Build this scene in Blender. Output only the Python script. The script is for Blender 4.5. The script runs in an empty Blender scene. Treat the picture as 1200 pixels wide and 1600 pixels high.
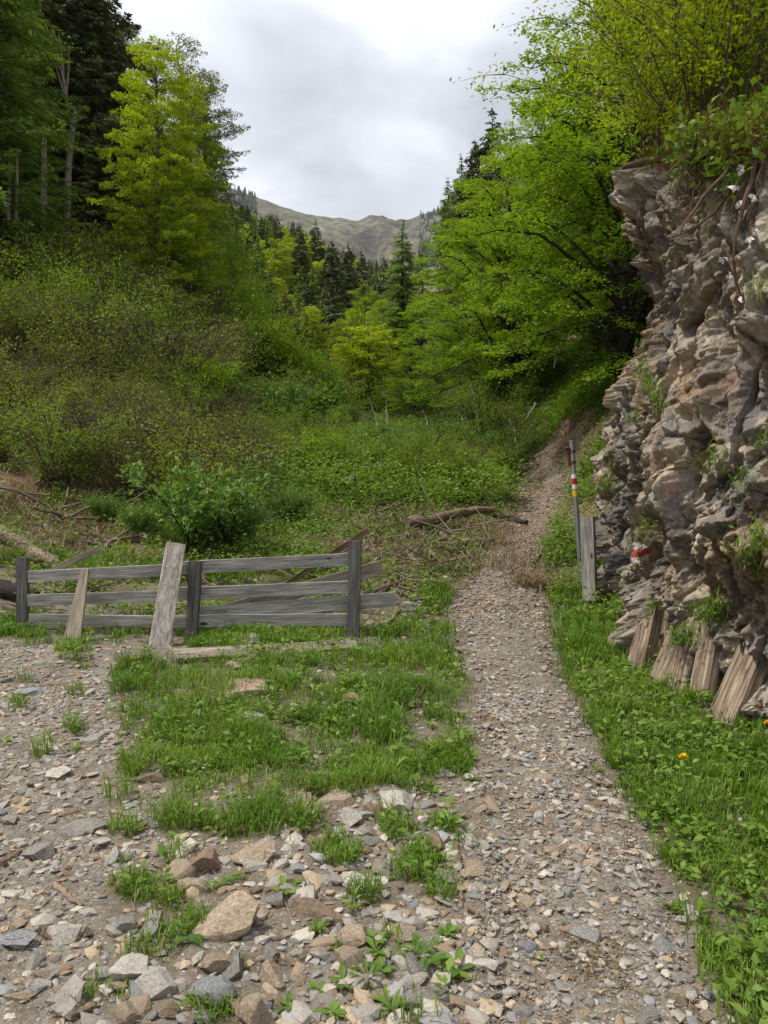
import bpy, math, random
import numpy as np
from math import radians as R
C = bpy.context.scene
COL = C.collection
rng = np.random.default_rng(7)
random.seed(7)

# ---------------------------------------------------------------- camera, world, sun, exposure
F = 1202.0                       # focal length in photograph pixels (1200 x 1600)
CAMZ = 1.6
PITCH = math.atan(60 / F)        # looking slightly down
cam_d = bpy.data.cameras.new("camera"); cam = bpy.data.objects.new("camera", cam_d); COL.objects.link(cam)
cam.location = (0, 0, CAMZ); cam.rotation_euler = (math.pi / 2 - PITCH, 0, 0)
cam_d.sensor_fit = 'VERTICAL'; cam_d.sensor_height = 24.0; cam_d.lens = F / 1600 * 24.0
cam_d.clip_start = 0.05; cam_d.clip_end = 12000
C.camera = cam
SUN_DIR = np.array([-0.46, -0.06, 0.88]); SUN_DIR /= np.linalg.norm(SUN_DIR)
sun_d = bpy.data.lights.new("sun", 'SUN'); sun_d.energy = 2.3; sun_d.angle = R(5); sun_d.color = (1.0, 0.95, 0.87)
sun = bpy.data.objects.new("sun", sun_d); COL.objects.link(sun)
from mathutils import Vector, Matrix
sun.rotation_euler = Vector(SUN_DIR).to_track_quat('Z', 'Y').to_euler()
W = bpy.data.worlds.new("World"); C.world = W; W.use_nodes = True
C.view_settings.view_transform = 'Standard'; C.view_settings.look = 'None'
C.view_settings.exposure = 0.78; C.view_settings.gamma = 1.0
C.cycles.max_bounces = 8; C.cycles.diffuse_bounces = 4; C.cycles.transmission_bounces = 4; C.cycles.glossy_bounces = 2
C.cycles.use_denoising = True; C.cycles.use_adaptive_sampling = False
C.cycles.sample_clamp_indirect = 4.0
C.render.use_persistent_data = False

def world_nodes():
    nt = W.node_tree; nt.nodes.clear(); N = nt.nodes.new; L = nt.links.new
    out = N('ShaderNodeOutputWorld'); mix = N('ShaderNodeMixShader'); b1 = N('ShaderNodeBackground'); b2 = N('ShaderNodeBackground')
    sky = N('ShaderNodeTexSky'); sky.sky_type = 'NISHITA'; sky.sun_disc = False
    sky.sun_elevation = math.asin(SUN_DIR[2]); sky.sun_rotation = math.atan2(SUN_DIR[0], SUN_DIR[1])
    L(sky.outputs[0], b1.inputs[0]); b1.inputs[1].default_value = 0.09
    tc = N('ShaderNodeTexCoord'); sep = N('ShaderNodeSeparateXYZ'); L(tc.outputs['Generated'], sep.inputs[0])
    ad = N('ShaderNodeMath'); ad.operation = 'MAXIMUM'; L(sep.outputs[2], ad.inputs[0]); ad.inputs[1].default_value = 0.0
    ad2 = N('ShaderNodeMath'); ad2.operation = 'ADD'; L(ad.outputs[0], ad2.inputs[0]); ad2.inputs[1].default_value = 0.22
    dx = N('ShaderNodeMath'); dx.operation = 'DIVIDE'; L(sep.outputs[0], dx.inputs[0]); L(ad2.outputs[0], dx.inputs[1])
    dy = N('ShaderNodeMath'); dy.operation = 'DIVIDE'; L(sep.outputs[1], dy.inputs[0]); L(ad2.outputs[0], dy.inputs[1])
    cb = N('ShaderNodeCombineXYZ'); L(dx.outputs[0], cb.inputs[0]); L(dy.outputs[0], cb.inputs[1]); cb.inputs[2].default_value = 3.7
    n1 = N('ShaderNodeTexNoise'); n1.inputs['Scale'].default_value = 1.5; n1.inputs['Detail'].default_value = 6; n1.inputs['Roughness'].default_value = 0.5
    n1.inputs['Distortion'].default_value = 0.4
    L(cb.outputs[0], n1.inputs['Vector'])
    rp = N('ShaderNodeValToRGB'); L(n1.outputs[0], rp.inputs[0])
    e = rp.color_ramp.elements
    e[0].position = 0.40; e[0].color = (0.36, 0.385, 0.42, 1)
    e[1].position = 0.64; e[1].color = (0.80, 0.82, 0.85, 1)
    m = rp.color_ramp.elements.new(0.52); m.color = (0.55, 0.57, 0.61, 1)
    L(rp.outputs[0], b2.inputs[0]); b2.inputs[1].default_value = 1.0
    mix.inputs[0].default_value = 0.93
    L(b1.outputs[0], mix.inputs[1]); L(b2.outputs[0], mix.inputs[2]); L(mix.outputs[0], out.inputs[0])
world_nodes()

# ---------------------------------------------------------------- pixel <-> world
CP, SP = math.cos(PITCH), math.sin(PITCH)
def P(px, py, d):
    """World point seen at photograph pixel (px, py) at depth d along the view axis."""
    u = (np.asarray(px, float) - 600) / F; v = (800 - np.asarray(py, float)) / F; d = np.asarray(d, float)
    return np.stack(np.broadcast_arrays(d * u, d * (CP + v * SP), CAMZ + d * (-SP + v * CP)), -1)
def proj(p):
    p = np.asarray(p, float); q = p - np.array([0, 0, CAMZ])
    d = q[..., 1] * CP - q[..., 2] * SP; up = q[..., 1] * SP + q[..., 2] * CP
    dd = np.where(d < 0.05, 0.05, d)
    return 600 + F * q[..., 0] / dd, 800 - F * up / dd, d
def nz(v):
    v = np.asarray(v, float); return v / np.maximum(np.linalg.norm(v, axis=-1, keepdims=True), 1e-9)

# ---------------------------------------------------------------- noise
def _h(ix, iy, iz, s):
    h = (ix.astype(np.uint32) * np.uint32(374761393) + iy.astype(np.uint32) * np.uint32(668265263) + iz.astype(np.uint32) * np.uint32(2147483647) + np.uint32((s * 974634777) & 0xffffffff))
    h = (h ^ (h >> np.uint32(13))) * np.uint32(1274126177)
    h = (h ^ (h >> np.uint32(16))) * np.uint32(2246822519)
    h = h ^ (h >> np.uint32(15))
    return h.astype(np.float64) / 4294967296.0
def vnoise(p, s=0):
    p = np.asarray(p, float)
    if p.shape[-1] == 2: p = np.concatenate([p, np.zeros(p.shape[:-1] + (1,))], -1)
    i = np.floor(p).astype(np.int64); f = p - i; f = f * f * (3 - 2 * f)
    r = 0
    for a in (0, 1):
        for b in (0, 1):
            for c in (0, 1):
                w = (f[..., 0] if a else 1 - f[..., 0]) * (f[..., 1] if b else 1 - f[..., 1]) * (f[..., 2] if c else 1 - f[..., 2])
                r = r + w * _h(i[..., 0] + a, i[..., 1] + b, i[..., 2] + c, s)
    return r * 2 - 1
def fbm(p, o=4, s=0, g=0.5):
    p = np.asarray(p, float); r = 0; a = 1.0; t = 0
    for k in range(o):
        r = r + a * vnoise(p * 2 ** k + 17.3 * k, s + k); t += a; a *= g
    return r / t
def worley(p, s=0):
    """F1, F2, id randoms (n x 4) and offset from the nearest feature point."""
    i = np.floor(p).astype(np.int64)
    F1 = np.full(len(p), 9.0); F2 = np.full(len(p), 9.0); C0 = np.zeros((len(p), 3)); Q = np.zeros((len(p), 3))
    for a in (-1, 0, 1):
        for b in (-1, 0, 1):
            for c in (-1, 0, 1):
                ix, iy, iz = i[:, 0] + a, i[:, 1] + b, i[:, 2] + c
                fp = np.stack([ix + _h(ix, iy, iz, s), iy + _h(ix, iy, iz, s + 1), iz + _h(ix, iy, iz, s + 2)], -1)
                d = np.linalg.norm(fp - p, axis=1)
                n = d < F1
                F2 = np.where(n, F1, np.minimum(F2, d)); F1 = np.where(n, d, F1)
                C0[n] = fp[n]; Q[n] = np.stack([ix, iy, iz], -1)[n]
    q = Q.astype(np.int64)
    rnd = np.stack([_h(q[:, 0], q[:, 1], q[:, 2], s + 10 + k) for k in range(4)], -1)
    return F1, F2, rnd, p - C0
def facets(p, s=0, tilt=1.0, r0=0.62):
    """Broken-rock relief: the highest of many randomly tilted planes, one per cell; returns height and the winning cell's random."""
    i = np.floor(p).astype(np.int64); best = np.full(len(p), -9.0); rid = np.zeros(len(p))
    for a in (-1, 0, 1):
        for b in (-1, 0, 1):
            for c in (-1, 0, 1):
                ix, iy, iz = i[:, 0] + a, i[:, 1] + b, i[:, 2] + c
                d = p - np.stack([ix + _h(ix, iy, iz, s), iy + _h(ix, iy, iz, s + 1), iz + _h(ix, iy, iz, s + 2)], -1)
                l = np.abs(d).max(1) + 0.12 * d[:, 0] * (_h(ix, iy, iz, s + 8) - .5)
                h = 0.9 * (_h(ix, iy, iz, s + 3) - 0.5) + tilt * ((_h(ix, iy, iz, s + 4) - 0.5) * 2 * d[:, 0] + (_h(ix, iy, iz, s + 5) - 0.5) * 2 * d[:, 1] + (_h(ix, iy, iz, s + 6) - 0.5) * 2 * d[:, 2]) - 2.6 * np.maximum(0, l - r0)
                w = h > best; best = np.where(w, h, best); rid = np.where(w, _h(ix, iy, iz, s + 7), rid)
    return best, rid
def sstep(a, b, x):
    t = np.clip((np.asarray(x, float) - a) / (b - a), 0, 1); return t * t * (3 - 2 * t)

# ---------------------------------------------------------------- terrain height
PXC = [ # px, py, depth of points seen on the ground
 (600,1180,4.35),(300,1180,4.35),(900,1200,4.18),(60,1150,4.7),(1150,1200,4.2),
 (600,1000,7.35),(100,1008,7.0),(250,1022,6.75),(800,1000,7.3),(950,990,7.7),(420,1008,6.9),
 (800,900,10.3),(700,900,10.3),(600,905,10.0),(830,820,14),(860,770,18),(870,740,22),(832,704,28),
 (905,857,11.2),(925,925,9.7),(885,900,10.3),(40,983,7.6),(150,985,7.7),(300,985,7.8),(450,985,7.7),
 (560,950,8.6),(450,900,10),(300,880,10.4),(100,872,10.2),(0,880,9.6),
 (100,800,12.6),(0,790,12.3),(50,700,16.5),(0,600,20),(60,600,21),(50,500,27),(50,430,33),(0,520,25),
 (300,810,13.5),(300,700,20),(200,700,18),(180,600,24),(180,500,31),(170,440,36),(300,600,28),(300,500,36),(300,430,44),(400,562,37),(400,640,31),
 (470,635,34),(535,684,36),(520,640,72),(470,575,95),(430,520,105),(450,800,14.5),(450,730,20),(600,800,15.3),(600,750,20),(600,705,28),(600,668,45),(680,665,48),
 (720,800,15.5),(720,740,21),(730,705,29),(780,700,29),(790,760,19),
 (930,700,18.5),(900,650,24),(945,600,27),(900,590,31),(850,610,34),(800,625,38),(760,625,44),(700,620,52),
 (350,415,85),(420,430,110),(470,470,135),(500,500,150),(560,540,170),(600,575,140),(600,610,90),(560,640,62),
 (350,330,190),(430,370,260),(540,425,360),(600,430,440),(650,435,330),(480,405,430),(700,410,430),(400,365,430),(340,335,430),(760,370,430),(660,450,230),(660,520,110),(700,560,75),(700,420,200),
]
WC = [(-8,2,0),(-8,6,0),(-4,0,0),(0,0,0),(0,3,0),(3,0,0),(-3,3,0),(1.2,2.5,0),(-2,2,0),(0,-8,0),(-6,-8,0),(6,-8,.3),(-3,5.5,0.0),(0,5.5,0.0),(1.2,5.5,0.0),
 (2.4,3,0.02),(3.6,2,0.1),(3.2,5,.05),(3.2,8,.25),(3.6,10,.55),(6,0,1.0),(7,6,2.5),(6,9,2.5),(10,2,6),(10,8,7.5),(14,14,13.5),(9,13,6.5),(5.6,14.5,2.6),
 (6.5,18,3.2),(10,20,7.5),(18,26,17),(12,32,10),(20,45,20),(35,60,34),(25,10,24),(60,80,56),(60,20,56),(30,110,44),(80,160,90),(110,300,150),
 (-12,8,1.4),(-14,4,1.0),(-20,0,3),(-12,12,3.0),(-16,18,6.5),(-26,20,13),(-30,34,20),(-22,46,20),(-45,50,34),(-40,15,22),(-60,100,66),(-90,170,110),(-80,40,70),(-120,300,170),(-25,75,28),(-80,10,60),
 (60,-20,40),(-60,-20,20),(0,-40,-3)]
def _warp(x, y):
    yy = np.asarray(y, float) + 6; r = np.sqrt(np.asarray(x, float) ** 2 + yy ** 2) + 1.0
    return np.stack([np.arctan2(x, yy) * 2.2, np.log(r)], -1)
_pc = np.array(PXC, float); _pw = P(_pc[:, 0], _pc[:, 1], _pc[:, 2])
_cw = np.concatenate([_pw, np.array(WC, float)])
_cu = _warp(_cw[:, 0], _cw[:, 1]); _zc = _cw[:, 2] / (np.hypot(_cw[:, 0], _cw[:, 1] + 6) + 1)
def _ker(a, b):
    return np.sqrt(((a[:, None, :] - b[None]) ** 2).sum(-1) + 0.0016)
_A = _ker(_cu, _cu); _n = len(_cu)
_A -= 1e-3 * np.eye(_n)
_M = np.zeros((_n + 3, _n + 3)); _M[:_n, :_n] = _A; _M[:_n, _n] = 1; _M[:_n, _n + 1:] = _cu; _M[_n, :_n] = 1; _M[_n + 1:, :_n] = _cu.T
_sol = np.linalg.solve(_M, np.concatenate([_zc, [0, 0, 0]]))
def H(x, y):
    x = np.asarray(x, float); y = np.asarray(y, float); sh = x.shape; x = x.ravel(); y = y.ravel()
    out = np.empty(len(x))
    for i in range(0, len(x), 60000):
        u = _warp(x[i:i + 60000], y[i:i + 60000])
        s = _ker(u, _cu) @ _sol[:_n] + _sol[_n] + u @ _sol[_n + 1:]
        out[i:i + 60000] = s * (np.hypot(x[i:i + 60000], y[i:i + 60000] + 6) + 1)
    return out.reshape(sh)
def detail(x, y):
    p = np.stack([x, y], -1); r = np.hypot(x, y)
    far = sstep(9, 16, r)
    d = 0.035 * fbm(p * 0.9, 3, 5) + 0.012 * fbm(p * 5, 3, 9)
    d = d + far * 0.35 * fbm(p * 0.35, 4, 11) + sstep(60, 140, r) * 5 * fbm(p * 0.02, 4, 15)
    mound = 0.10 * np.exp(-(((x + 2.35) / 0.75) ** 2 + ((y - 6.35) / 0.45) ** 2))
    return d + mound
def Hf(x, y): return H(x, y) + detail(np.asarray(x, float), np.asarray(y, float))
_ds = np.geomspace(1.2, 600, 420)
def ray_ground(px, py):
    """First ground point seen at pixel; arrays in, (n,3) out."""
    px = np.atleast_1d(np.asarray(px, float)); py = np.atleast_1d(np.asarray(py, float))
    p = P(px[:, None], py[:, None], _ds[None])
    below = p[..., 2] < Hf(p[..., 0], p[..., 1])
    k = np.where(below.any(1), below.argmax(1), len(_ds) - 1); k = np.maximum(k, 1)
    lo, hi = _ds[k - 1].copy(), _ds[k].copy()
    for _ in range(9):
        m = (lo + hi) / 2; q = P(px, py, m); b = q[:, 2] < Hf(q[:, 0], q[:, 1])
        hi = np.where(b, m, hi); lo = np.where(b, lo, m)
    q = P(px, py, hi); q[:, 2] = Hf(q[:, 0], q[:, 1]); return q

# ---------------------------------------------------------------- mesh building
class MB:
    def __init__(s): s.v = []; s.f3 = []; s.f4 = []; s.t = []; s.g = []; s.c = []; s.m3 = []; s.m4 = []; s.n = 0; s.hasg = s.hasc = False
    def add(s, v, f, t=0.5, g=None, c=None, m=0):
        v = np.asarray(v, np.float32).reshape(-1, 3); f = np.asarray(f, np.int64)
        if len(v) == 0 or len(f) == 0: return s
        s.v.append(v); s.t.append(np.broadcast_to(np.asarray(t, np.float32), (len(v),)))
        if g is not None: s.hasg = True
        s.g.append(np.zeros((len(v), 3), np.float32) if g is None else np.asarray(g, np.float32))
        if c is not None: s.hasc = True
        s.c.append(np.ones((len(v), 4), np.float32) if c is None else np.concatenate([np.broadcast_to(np.asarray(c, np.float32), (len(v), 3)), np.ones((len(v), 1), np.float32)], 1))
        if f.shape[1] == 4: s.f4.append(f + s.n); s.m4.append(np.full(len(f), m, np.int32))
        else: s.f3.append(f + s.n); s.m3.append(np.full(len(f), m, np.int32))
        s.n += len(v); return s
    def mesh(s, name, mats, smooth=True):
        me = bpy.data.meshes.new(name)
        v = np.concatenate(s.v); f4 = np.concatenate(s.f4) if s.f4 else np.zeros((0, 4), int); f3 = np.concatenate(s.f3) if s.f3 else np.zeros((0, 3), int)
        me.vertices.add(len(v)); me.vertices.foreach_set('co', v.ravel())
        li = np.concatenate([f4.ravel(), f3.ravel()]).astype(np.int32)
        me.loops.add(len(li)); me.loops.foreach_set('vertex_index', li)
        npoly = len(f4) + len(f3); me.polygons.add(npoly)
        tot = np.concatenate([np.full(len(f4), 4, np.int32), np.full(len(f3), 3, np.int32)])
        me.polygons.foreach_set('loop_start', np.concatenate([[0], np.cumsum(tot)[:-1]]).astype(np.int32))
        try: me.polygons.foreach_set('loop_total', tot)
        except Exception: pass
        me.polygons.foreach_set('use_smooth', np.full(npoly, bool(smooth)))
        if not isinstance(mats, (list, tuple)): mats = [mats]
        for m in mats: me.materials.append(m)
        if len(mats) > 1: me.polygons.foreach_set('material_index', np.concatenate(s.m4 + s.m3).astype(np.int32))
        a = me.attributes.new('tint', 'FLOAT', 'POINT'); a.data.foreach_set('value', np.concatenate(s.t).astype(np.float32))
        if s.hasg: a = me.attributes.new('gc', 'FLOAT_VECTOR', 'POINT'); a.data.foreach_set('vector', np.concatenate(s.g).ravel())
        if s.hasc: a = me.attributes.new('col', 'FLOAT_COLOR', 'POINT'); a.data.foreach_set('color', np.concatenate(s.c).ravel())
        me.update(calc_edges=True); me.validate(verbose=False)
        return me
def obj(name, me, parent=None, loc=None, **props):
    o = bpy.data.objects.new(name, me); COL.objects.link(o)
    if parent is not None: o.parent = parent
    if loc is not None: o.location = loc
    for k, v in props.items(): o[k] = v
    return o
def empty(name, loc, label, cat, group=None):
    o = bpy.data.objects.new(name, None); COL.objects.link(o); o.location = loc; o.empty_display_size = 0.2
    o['label'] = label; o['category'] = cat
    if group: o['group'] = group
    return o
def dup(root, loc, rz=0, sc=1.0, label=None, rx=0, ry=0, group=None):
    r = root.copy(); COL.objects.link(r); r.location = loc; r.rotation_euler = (rx, ry, rz)
    r.scale = (sc, sc, sc) if np.isscalar(sc) else sc
    if label: r['label'] = label
    if group: r['group'] = group
    for ch in list(root.children):
        c = ch.copy(); COL.objects.link(c); c.parent = r
        for g in ch.children:
            d = g.copy(); COL.objects.link(d); d.parent = c
    return r
def grid_faces(nu, nv):
    a = np.arange(nu * nv).reshape(nu, nv)
    return np.stack([a[:-1, :-1].ravel(), a[1:, :-1].ravel(), a[1:, 1:].ravel(), a[:-1, 1:].ravel()], -1)
def frame_of(d):
    d = nz(d); up = np.where(np.abs(d[..., 2:3]) > 0.93, np.array([1., 0, 0]), np.array([0., 0, 1.]))
    s = nz(np.cross(d, up)); u = np.cross(s, d); return d, s, u
def tube(mb, pts, rad, k=6, t=0.5, cap=True, m=0, c=None):
    pts = np.asarray(pts, float); rad = np.broadcast_to(np.asarray(rad, float), (len(pts),))
    tg = np.gradient(pts, axis=0); _, s, u = frame_of(tg)
    # keep the frame from flipping
    for i in range(1, len(pts)):
        s[i] = nz(s[i - 1] - np.dot(s[i - 1], nz(tg[i])) * nz(tg[i])); u[i] = np.cross(s[i], nz(tg[i]))
    an = np.linspace(0, 2 * np.pi, k, endpoint=False)
    v = pts[:, None] + rad[:, None, None] * (np.cos(an)[None, :, None] * s[:, None] + np.sin(an)[None, :, None] * u[:, None])
    ln = np.concatenate([[0], np.cumsum(np.linalg.norm(np.diff(pts, axis=0), axis=1))])
    g = np.stack(np.broadcast_arrays(ln[:, None], rad[:, None] * np.cos(an)[None], rad[:, None] * np.sin(an)[None]), -1)
    a = np.arange(len(pts) * k).reshape(len(pts), k); b = np.roll(a, -1, 1)
    f = np.stack([a[:-1].ravel(), b[:-1].ravel(), b[1:].ravel(), a[1:].ravel()], -1)
    vv = v.reshape(-1, 3); gg = g.reshape(-1, 3)
    mb.add(vv, f, t, gg, m=m, c=c)
    if cap:
        for e, ring in ((0, a[0]), (len(pts) - 1, a[-1])):
            cv = np.concatenate([v[e], pts[e][None]]); fi = np.array([[j, (j + 1) % k, k] for j in range(k)])
            if e == 0: fi = fi[:, ::-1]
            gc = np.concatenate([g[e], [[ln[e], 0, 0]]]); mb.add(cv, fi, t, gc * np.array([0.3, 3, 3]), m=m, c=c)
def cards(mb, c, d, n, L, Wd, t=0.5, fold=0.15, m=0, back=0.0):
    """Pointed leaf quads: base c, length axis d, normal n."""
    c = np.asarray(c, float); d = nz(d); s = nz(np.cross(d, n)); n = np.cross(s, d)
    N = len(c); L = np.broadcast_to(np.asarray(L, float), (N,))[:, None]; Wd = np.broadcast_to(np.asarray(Wd, float), (N,))[:, None]
    mid = c + d * L * 0.45
    v = np.stack([c, mid + s * Wd / 2 + n * L * fold, c + d * L, mid - s * Wd / 2 + n * L * fold], 1)
    f = np.arange(4 * N).reshape(N, 4)
    mb.add(v.reshape(-1, 3), f, np.repeat(np.broadcast_to(t, (N,)), 4), m=m)
def inpoly(px, py, poly):
    poly = np.asarray(poly, float); r = np.zeros(np.shape(px), bool); j = len(poly) - 1
    for i in range(len(poly)):
        xi, yi = poly[i]; xj, yj = poly[j]
        r ^= ((yi > py) != (yj > py)) & (px < (xj - xi) * (py - yi) / (yj - yi + 1e-12) + xi); j = i
    return r

# ---------------------------------------------------------------- materials
class NB:
    def __init__(s, name):
        s.m = bpy.data.materials.new(name); s.m.use_nodes = True; s.nt = s.m.node_tree; s.nt.nodes.clear()
        s.out = s('ShaderNodeOutputMaterial'); s.b = s('ShaderNodeBsdfPrincipled'); s.L(s.b.outputs[0], s.out.inputs[0])
        s.b.inputs['Roughness'].default_value = 0.85; s.b.inputs['Specular IOR Level'].default_value = 0.25
    def __call__(s, t, **kw):
        n = s.nt.nodes.new(t)
        for k, v in kw.items():
            if k in n.inputs: n.inputs[k].default_value = v
            else: setattr(n, k, v)
        return n
    def L(s, a, b): s.nt.links.new(a, b)
    def attr(s, name): return s('ShaderNodeAttribute', attribute_name=name)
    def noise(s, vec, scale, detail=4, rough=0.55, dist=0.0):
        n = s('ShaderNodeTexNoise'); n.inputs['Scale'].default_value = scale; n.inputs['Detail'].default_value = detail; n.inputs['Roughness'].default_value = rough; n.inputs['Distortion'].default_value = dist
        if vec is not None: s.L(vec, n.inputs['Vector'])
        return n.outputs[0]
    def vor(s, vec, scale, feature='F1', rnd=1.0):
        n = s('ShaderNodeTexVoronoi', feature=feature); n.inputs['Scale'].default_value = scale; n.inputs['Randomness'].default_value = rnd
        if vec is not None: s.L(vec, n.inputs['Vector'])
        return n
    def ramp(s, fac, stops):
        n = s('ShaderNodeValToRGB'); s.L(fac, n.inputs[0]); e = n.color_ramp.elements
        while len(e) < len(stops): e.new(0.5)
        for k, (p, c) in enumerate(stops):
            e[k].position = p; e[k].color = (c, c, c, 1) if np.isscalar(c) else (*c, 1)
        return n.outputs[0]
    def mix(s, fac, a, b, mode='MIX'):
        n = s('ShaderNodeMix', data_type='RGBA', blend_type=mode)
        for inp, v in ((n.inputs[0], fac), (n.inputs[6], a), (n.inputs[7], b)):
            if hasattr(v, 'is_linked') or hasattr(v, 'links'): s.L(v, inp)
            elif np.isscalar(v): inp.default_value = v
            else: inp.default_value = (*v, 1)
        return n.outputs[2]
    def math(s, op, a, b=0.0):
        n = s('ShaderNodeMath', operation=op)
        for inp, v in ((n.inputs[0], a), (n.inputs[1], b)):
            if hasattr(v, 'links'): s.L(v, inp)
            else: inp.default_value = v
        return n.outputs[0]
    def bump(s, h, strength=0.5, dist=0.02, prev=None):
        n = s('ShaderNodeBump'); n.inputs['Strength'].default_value = strength; n.inputs['Distance'].default_value = dist
        s.L(h, n.inputs['Height'])
        if prev is not None: s.L(prev, n.inputs['Normal'])
        s.L(n.outputs[0], s.b.inputs['Normal']); return n.outputs[0]
    def pos(s): return s('ShaderNodeNewGeometry').outputs['Position']
    def objc(s): return s('ShaderNodeTexCoord').outputs['Object']

def leaf_mat(name, a, b, c, trans=0.45, rough=0.5, spec=0.25):
    """a dark, b mid, c light/yellow leaf colours picked per leaf and per plant."""
    m = NB(name); t = m.attr('tint').outputs['Fac']; oi = m('ShaderNodeObjectInfo')
    r = m.ramp(t, [(0.0, a), (0.5, b), (1.0, c)])
    v = m.ramp(oi.outputs['Random'], [(0, 0.8), (1, 1.2)])
    r = m.mix(1.0, r, v, 'MULTIPLY')
    m.L(r, m.b.inputs['Base Color']); m.b.inputs['Roughness'].default_value = rough; m.b.inputs['Specular IOR Level'].default_value = spec
    tr = m('ShaderNodeBsdfTranslucent'); y = m.mix(1.0, r, (1.35, 1.25, 0.45), 'MULTIPLY'); m.L(y, tr.inputs[0])
    ms = m('ShaderNodeMixShader'); ms.inputs[0].default_value = trans; m.L(m.b.outputs[0], ms.inputs[1]); m.L(tr.outputs[0], ms.inputs[2]); m.L(ms.outputs[0], m.out.inputs[0])
    return m.m
def bark_mat(name, a, b, scale=6):
    m = NB(name); g = m.attr('gc').outputs['Vector']
    mp = m('ShaderNodeMapping'); mp.inputs['Scale'].default_value = (1, 6, 6); m.L(g, mp.inputs[0])
    n = m.noise(mp.outputs[0], scale, 5, 0.6); m.L(m.ramp(n, [(0.3, a), (0.7, b)]), m.b.inputs['Base Color']); m.bump(n, 0.6, 0.01)
    return m.m
def wood_mat(name, dark, mid, light, grain=1.0, knots=True, lichen=0.0):
    m = NB(name); g = m.attr('gc').outputs['Vector']; t = m.attr('tint').outputs['Fac']
    off = m('ShaderNodeVectorMath', operation='ADD'); m.L(g, off.inputs[0]); cmb = m('ShaderNodeCombineXYZ'); m.L(m.math('MULTIPLY', t, 37.0), cmb.inputs[0]); m.L(cmb.outputs[0], off.inputs[1]); g = off.outputs[0]
    mp = m('ShaderNodeMapping'); mp.inputs['Scale'].default_value = (1.2, 28, 28); m.L(g, mp.inputs[0])
    n = m.noise(mp.outputs[0], 3.0 * grain, 6, 0.62, 0.6)
    mp2 = m('ShaderNodeMapping'); mp2.inputs['Scale'].default_value = (0.8, 5, 5); m.L(g, mp2.inputs[0])
    n2 = m.noise(mp2.outputs[0], 2.5, 4, 0.6)
    c = m.ramp(n, [(0.32, dark), (0.5, mid), (0.68, light)])
    c = m.mix(1.0, c, m.ramp(n2, [(0.3, 0.62), (0.7, 1.25)]), 'MULTIPLY')
    if knots:
        mk = m('ShaderNodeMapping'); mk.inputs['Scale'].default_value = (2.6, 7, 0.01); m.L(g, mk.inputs[0])
        v = m.vor(mk.outputs[0], 1.0).outputs['Distance']; c = m.mix(m.ramp(v, [(0.09, 1.0), (0.14, 0.0)]), c, (0.035, 0.028, 0.022))
    if lichen:
        ml = m('ShaderNodeMapping'); ml.inputs['Scale'].default_value = (1, 3.5, 3.5); m.L(g, ml.inputs[0]); ln = m.noise(ml.outputs[0], 11, 8, 0.75, 0.6); c = m.mix(m.ramp(ln, [(0.44, 0.0), (0.60, lichen)]), c, (0.5, 0.47, 0.42))
    m.L(c, m.b.inputs['Base Color']); m.bump(n, 0.9, 0.004); return m.m

def ground_mat():
    m = NB("ground_soil_gravel_grass"); p = m.pos(); z = m('ShaderNodeSeparateColor'); m.L(m.attr('col').outputs['Color'], z.inputs[0])
    gravel, green, litter = z.outputs
    n1 = m.noise(p, 3.0, 6, 0.6); n2 = m.noise(p, 40, 5, 0.65)
    soil = m.ramp(n1, [(0.3, (0.115, 0.09, 0.062)), (0.55, (0.19, 0.155, 0.112)), (0.75, (0.27, 0.23, 0.18))])
    soil = m.mix(1.0, soil, m.ramp(n2, [(0.3, 0.55), (0.7, 1.35)]), 'MULTIPLY')
    v1 = m.vor(p, 42); v2 = m.vor(p, 95)
    pc = m.ramp(m('ShaderNodeSeparateColor').outputs[0] if False else v1.outputs['Color'], [(0.0, (0.12, 0.105, 0.09)), (0.35, (0.24, 0.225, 0.20)), (0.7, (0.33, 0.32, 0.30)), (1.0, (0.45, 0.44, 0.42))])
    pc2 = m.ramp(v2.outputs['Color'], [(0.0, (0.11, 0.09, 0.07)), (0.5, (0.24, 0.22, 0.19)), (1.0, (0.40, 0.385, 0.35))])
    e1 = m.ramp(v1.outputs['Distance'], [(0.30, 1.0), (0.55, 0.25)])
    peb = m.mix(m.ramp(v1.outputs['Distance'], [(0.42, 1.0), (0.5, 0.0)]), pc2, pc)
    sel = m.math('MULTIPLY', gravel, m.ramp(m.noise(p, 9, 4, 0.7), [(0.36, 0.0), (0.60, 0.85)]))
    c = m.mix(sel, soil, peb)
    gr = m.ramp(m.noise(p, 45, 7, 0.8), [(0.36, (0.03, 0.035, 0.012)), (0.5, (0.075, 0.085, 0.025)), (0.62, (0.17, 0.135, 0.07))])
    c = m.mix(green, c, gr)
    lt = m.ramp(m.noise(p, 22, 6, 0.8), [(0.3, (0.06, 0.035, 0.02)), (0.5, (0.19, 0.11, 0.06)), (0.7, (0.34, 0.23, 0.15))])
    c = m.mix(litter, c, lt)
    m.L(c, m.b.inputs['Base Color']); m.b.inputs['Roughness'].default_value = 0.9
    h = m.mix(sel, m.noise(p, 30, 6, 0.7), e1); b = m.bump(h, 0.7, 0.012); m.bump(m.noise(p, 160, 3, 0.6), 0.4, 0.003, b)
    return m.m
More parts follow.
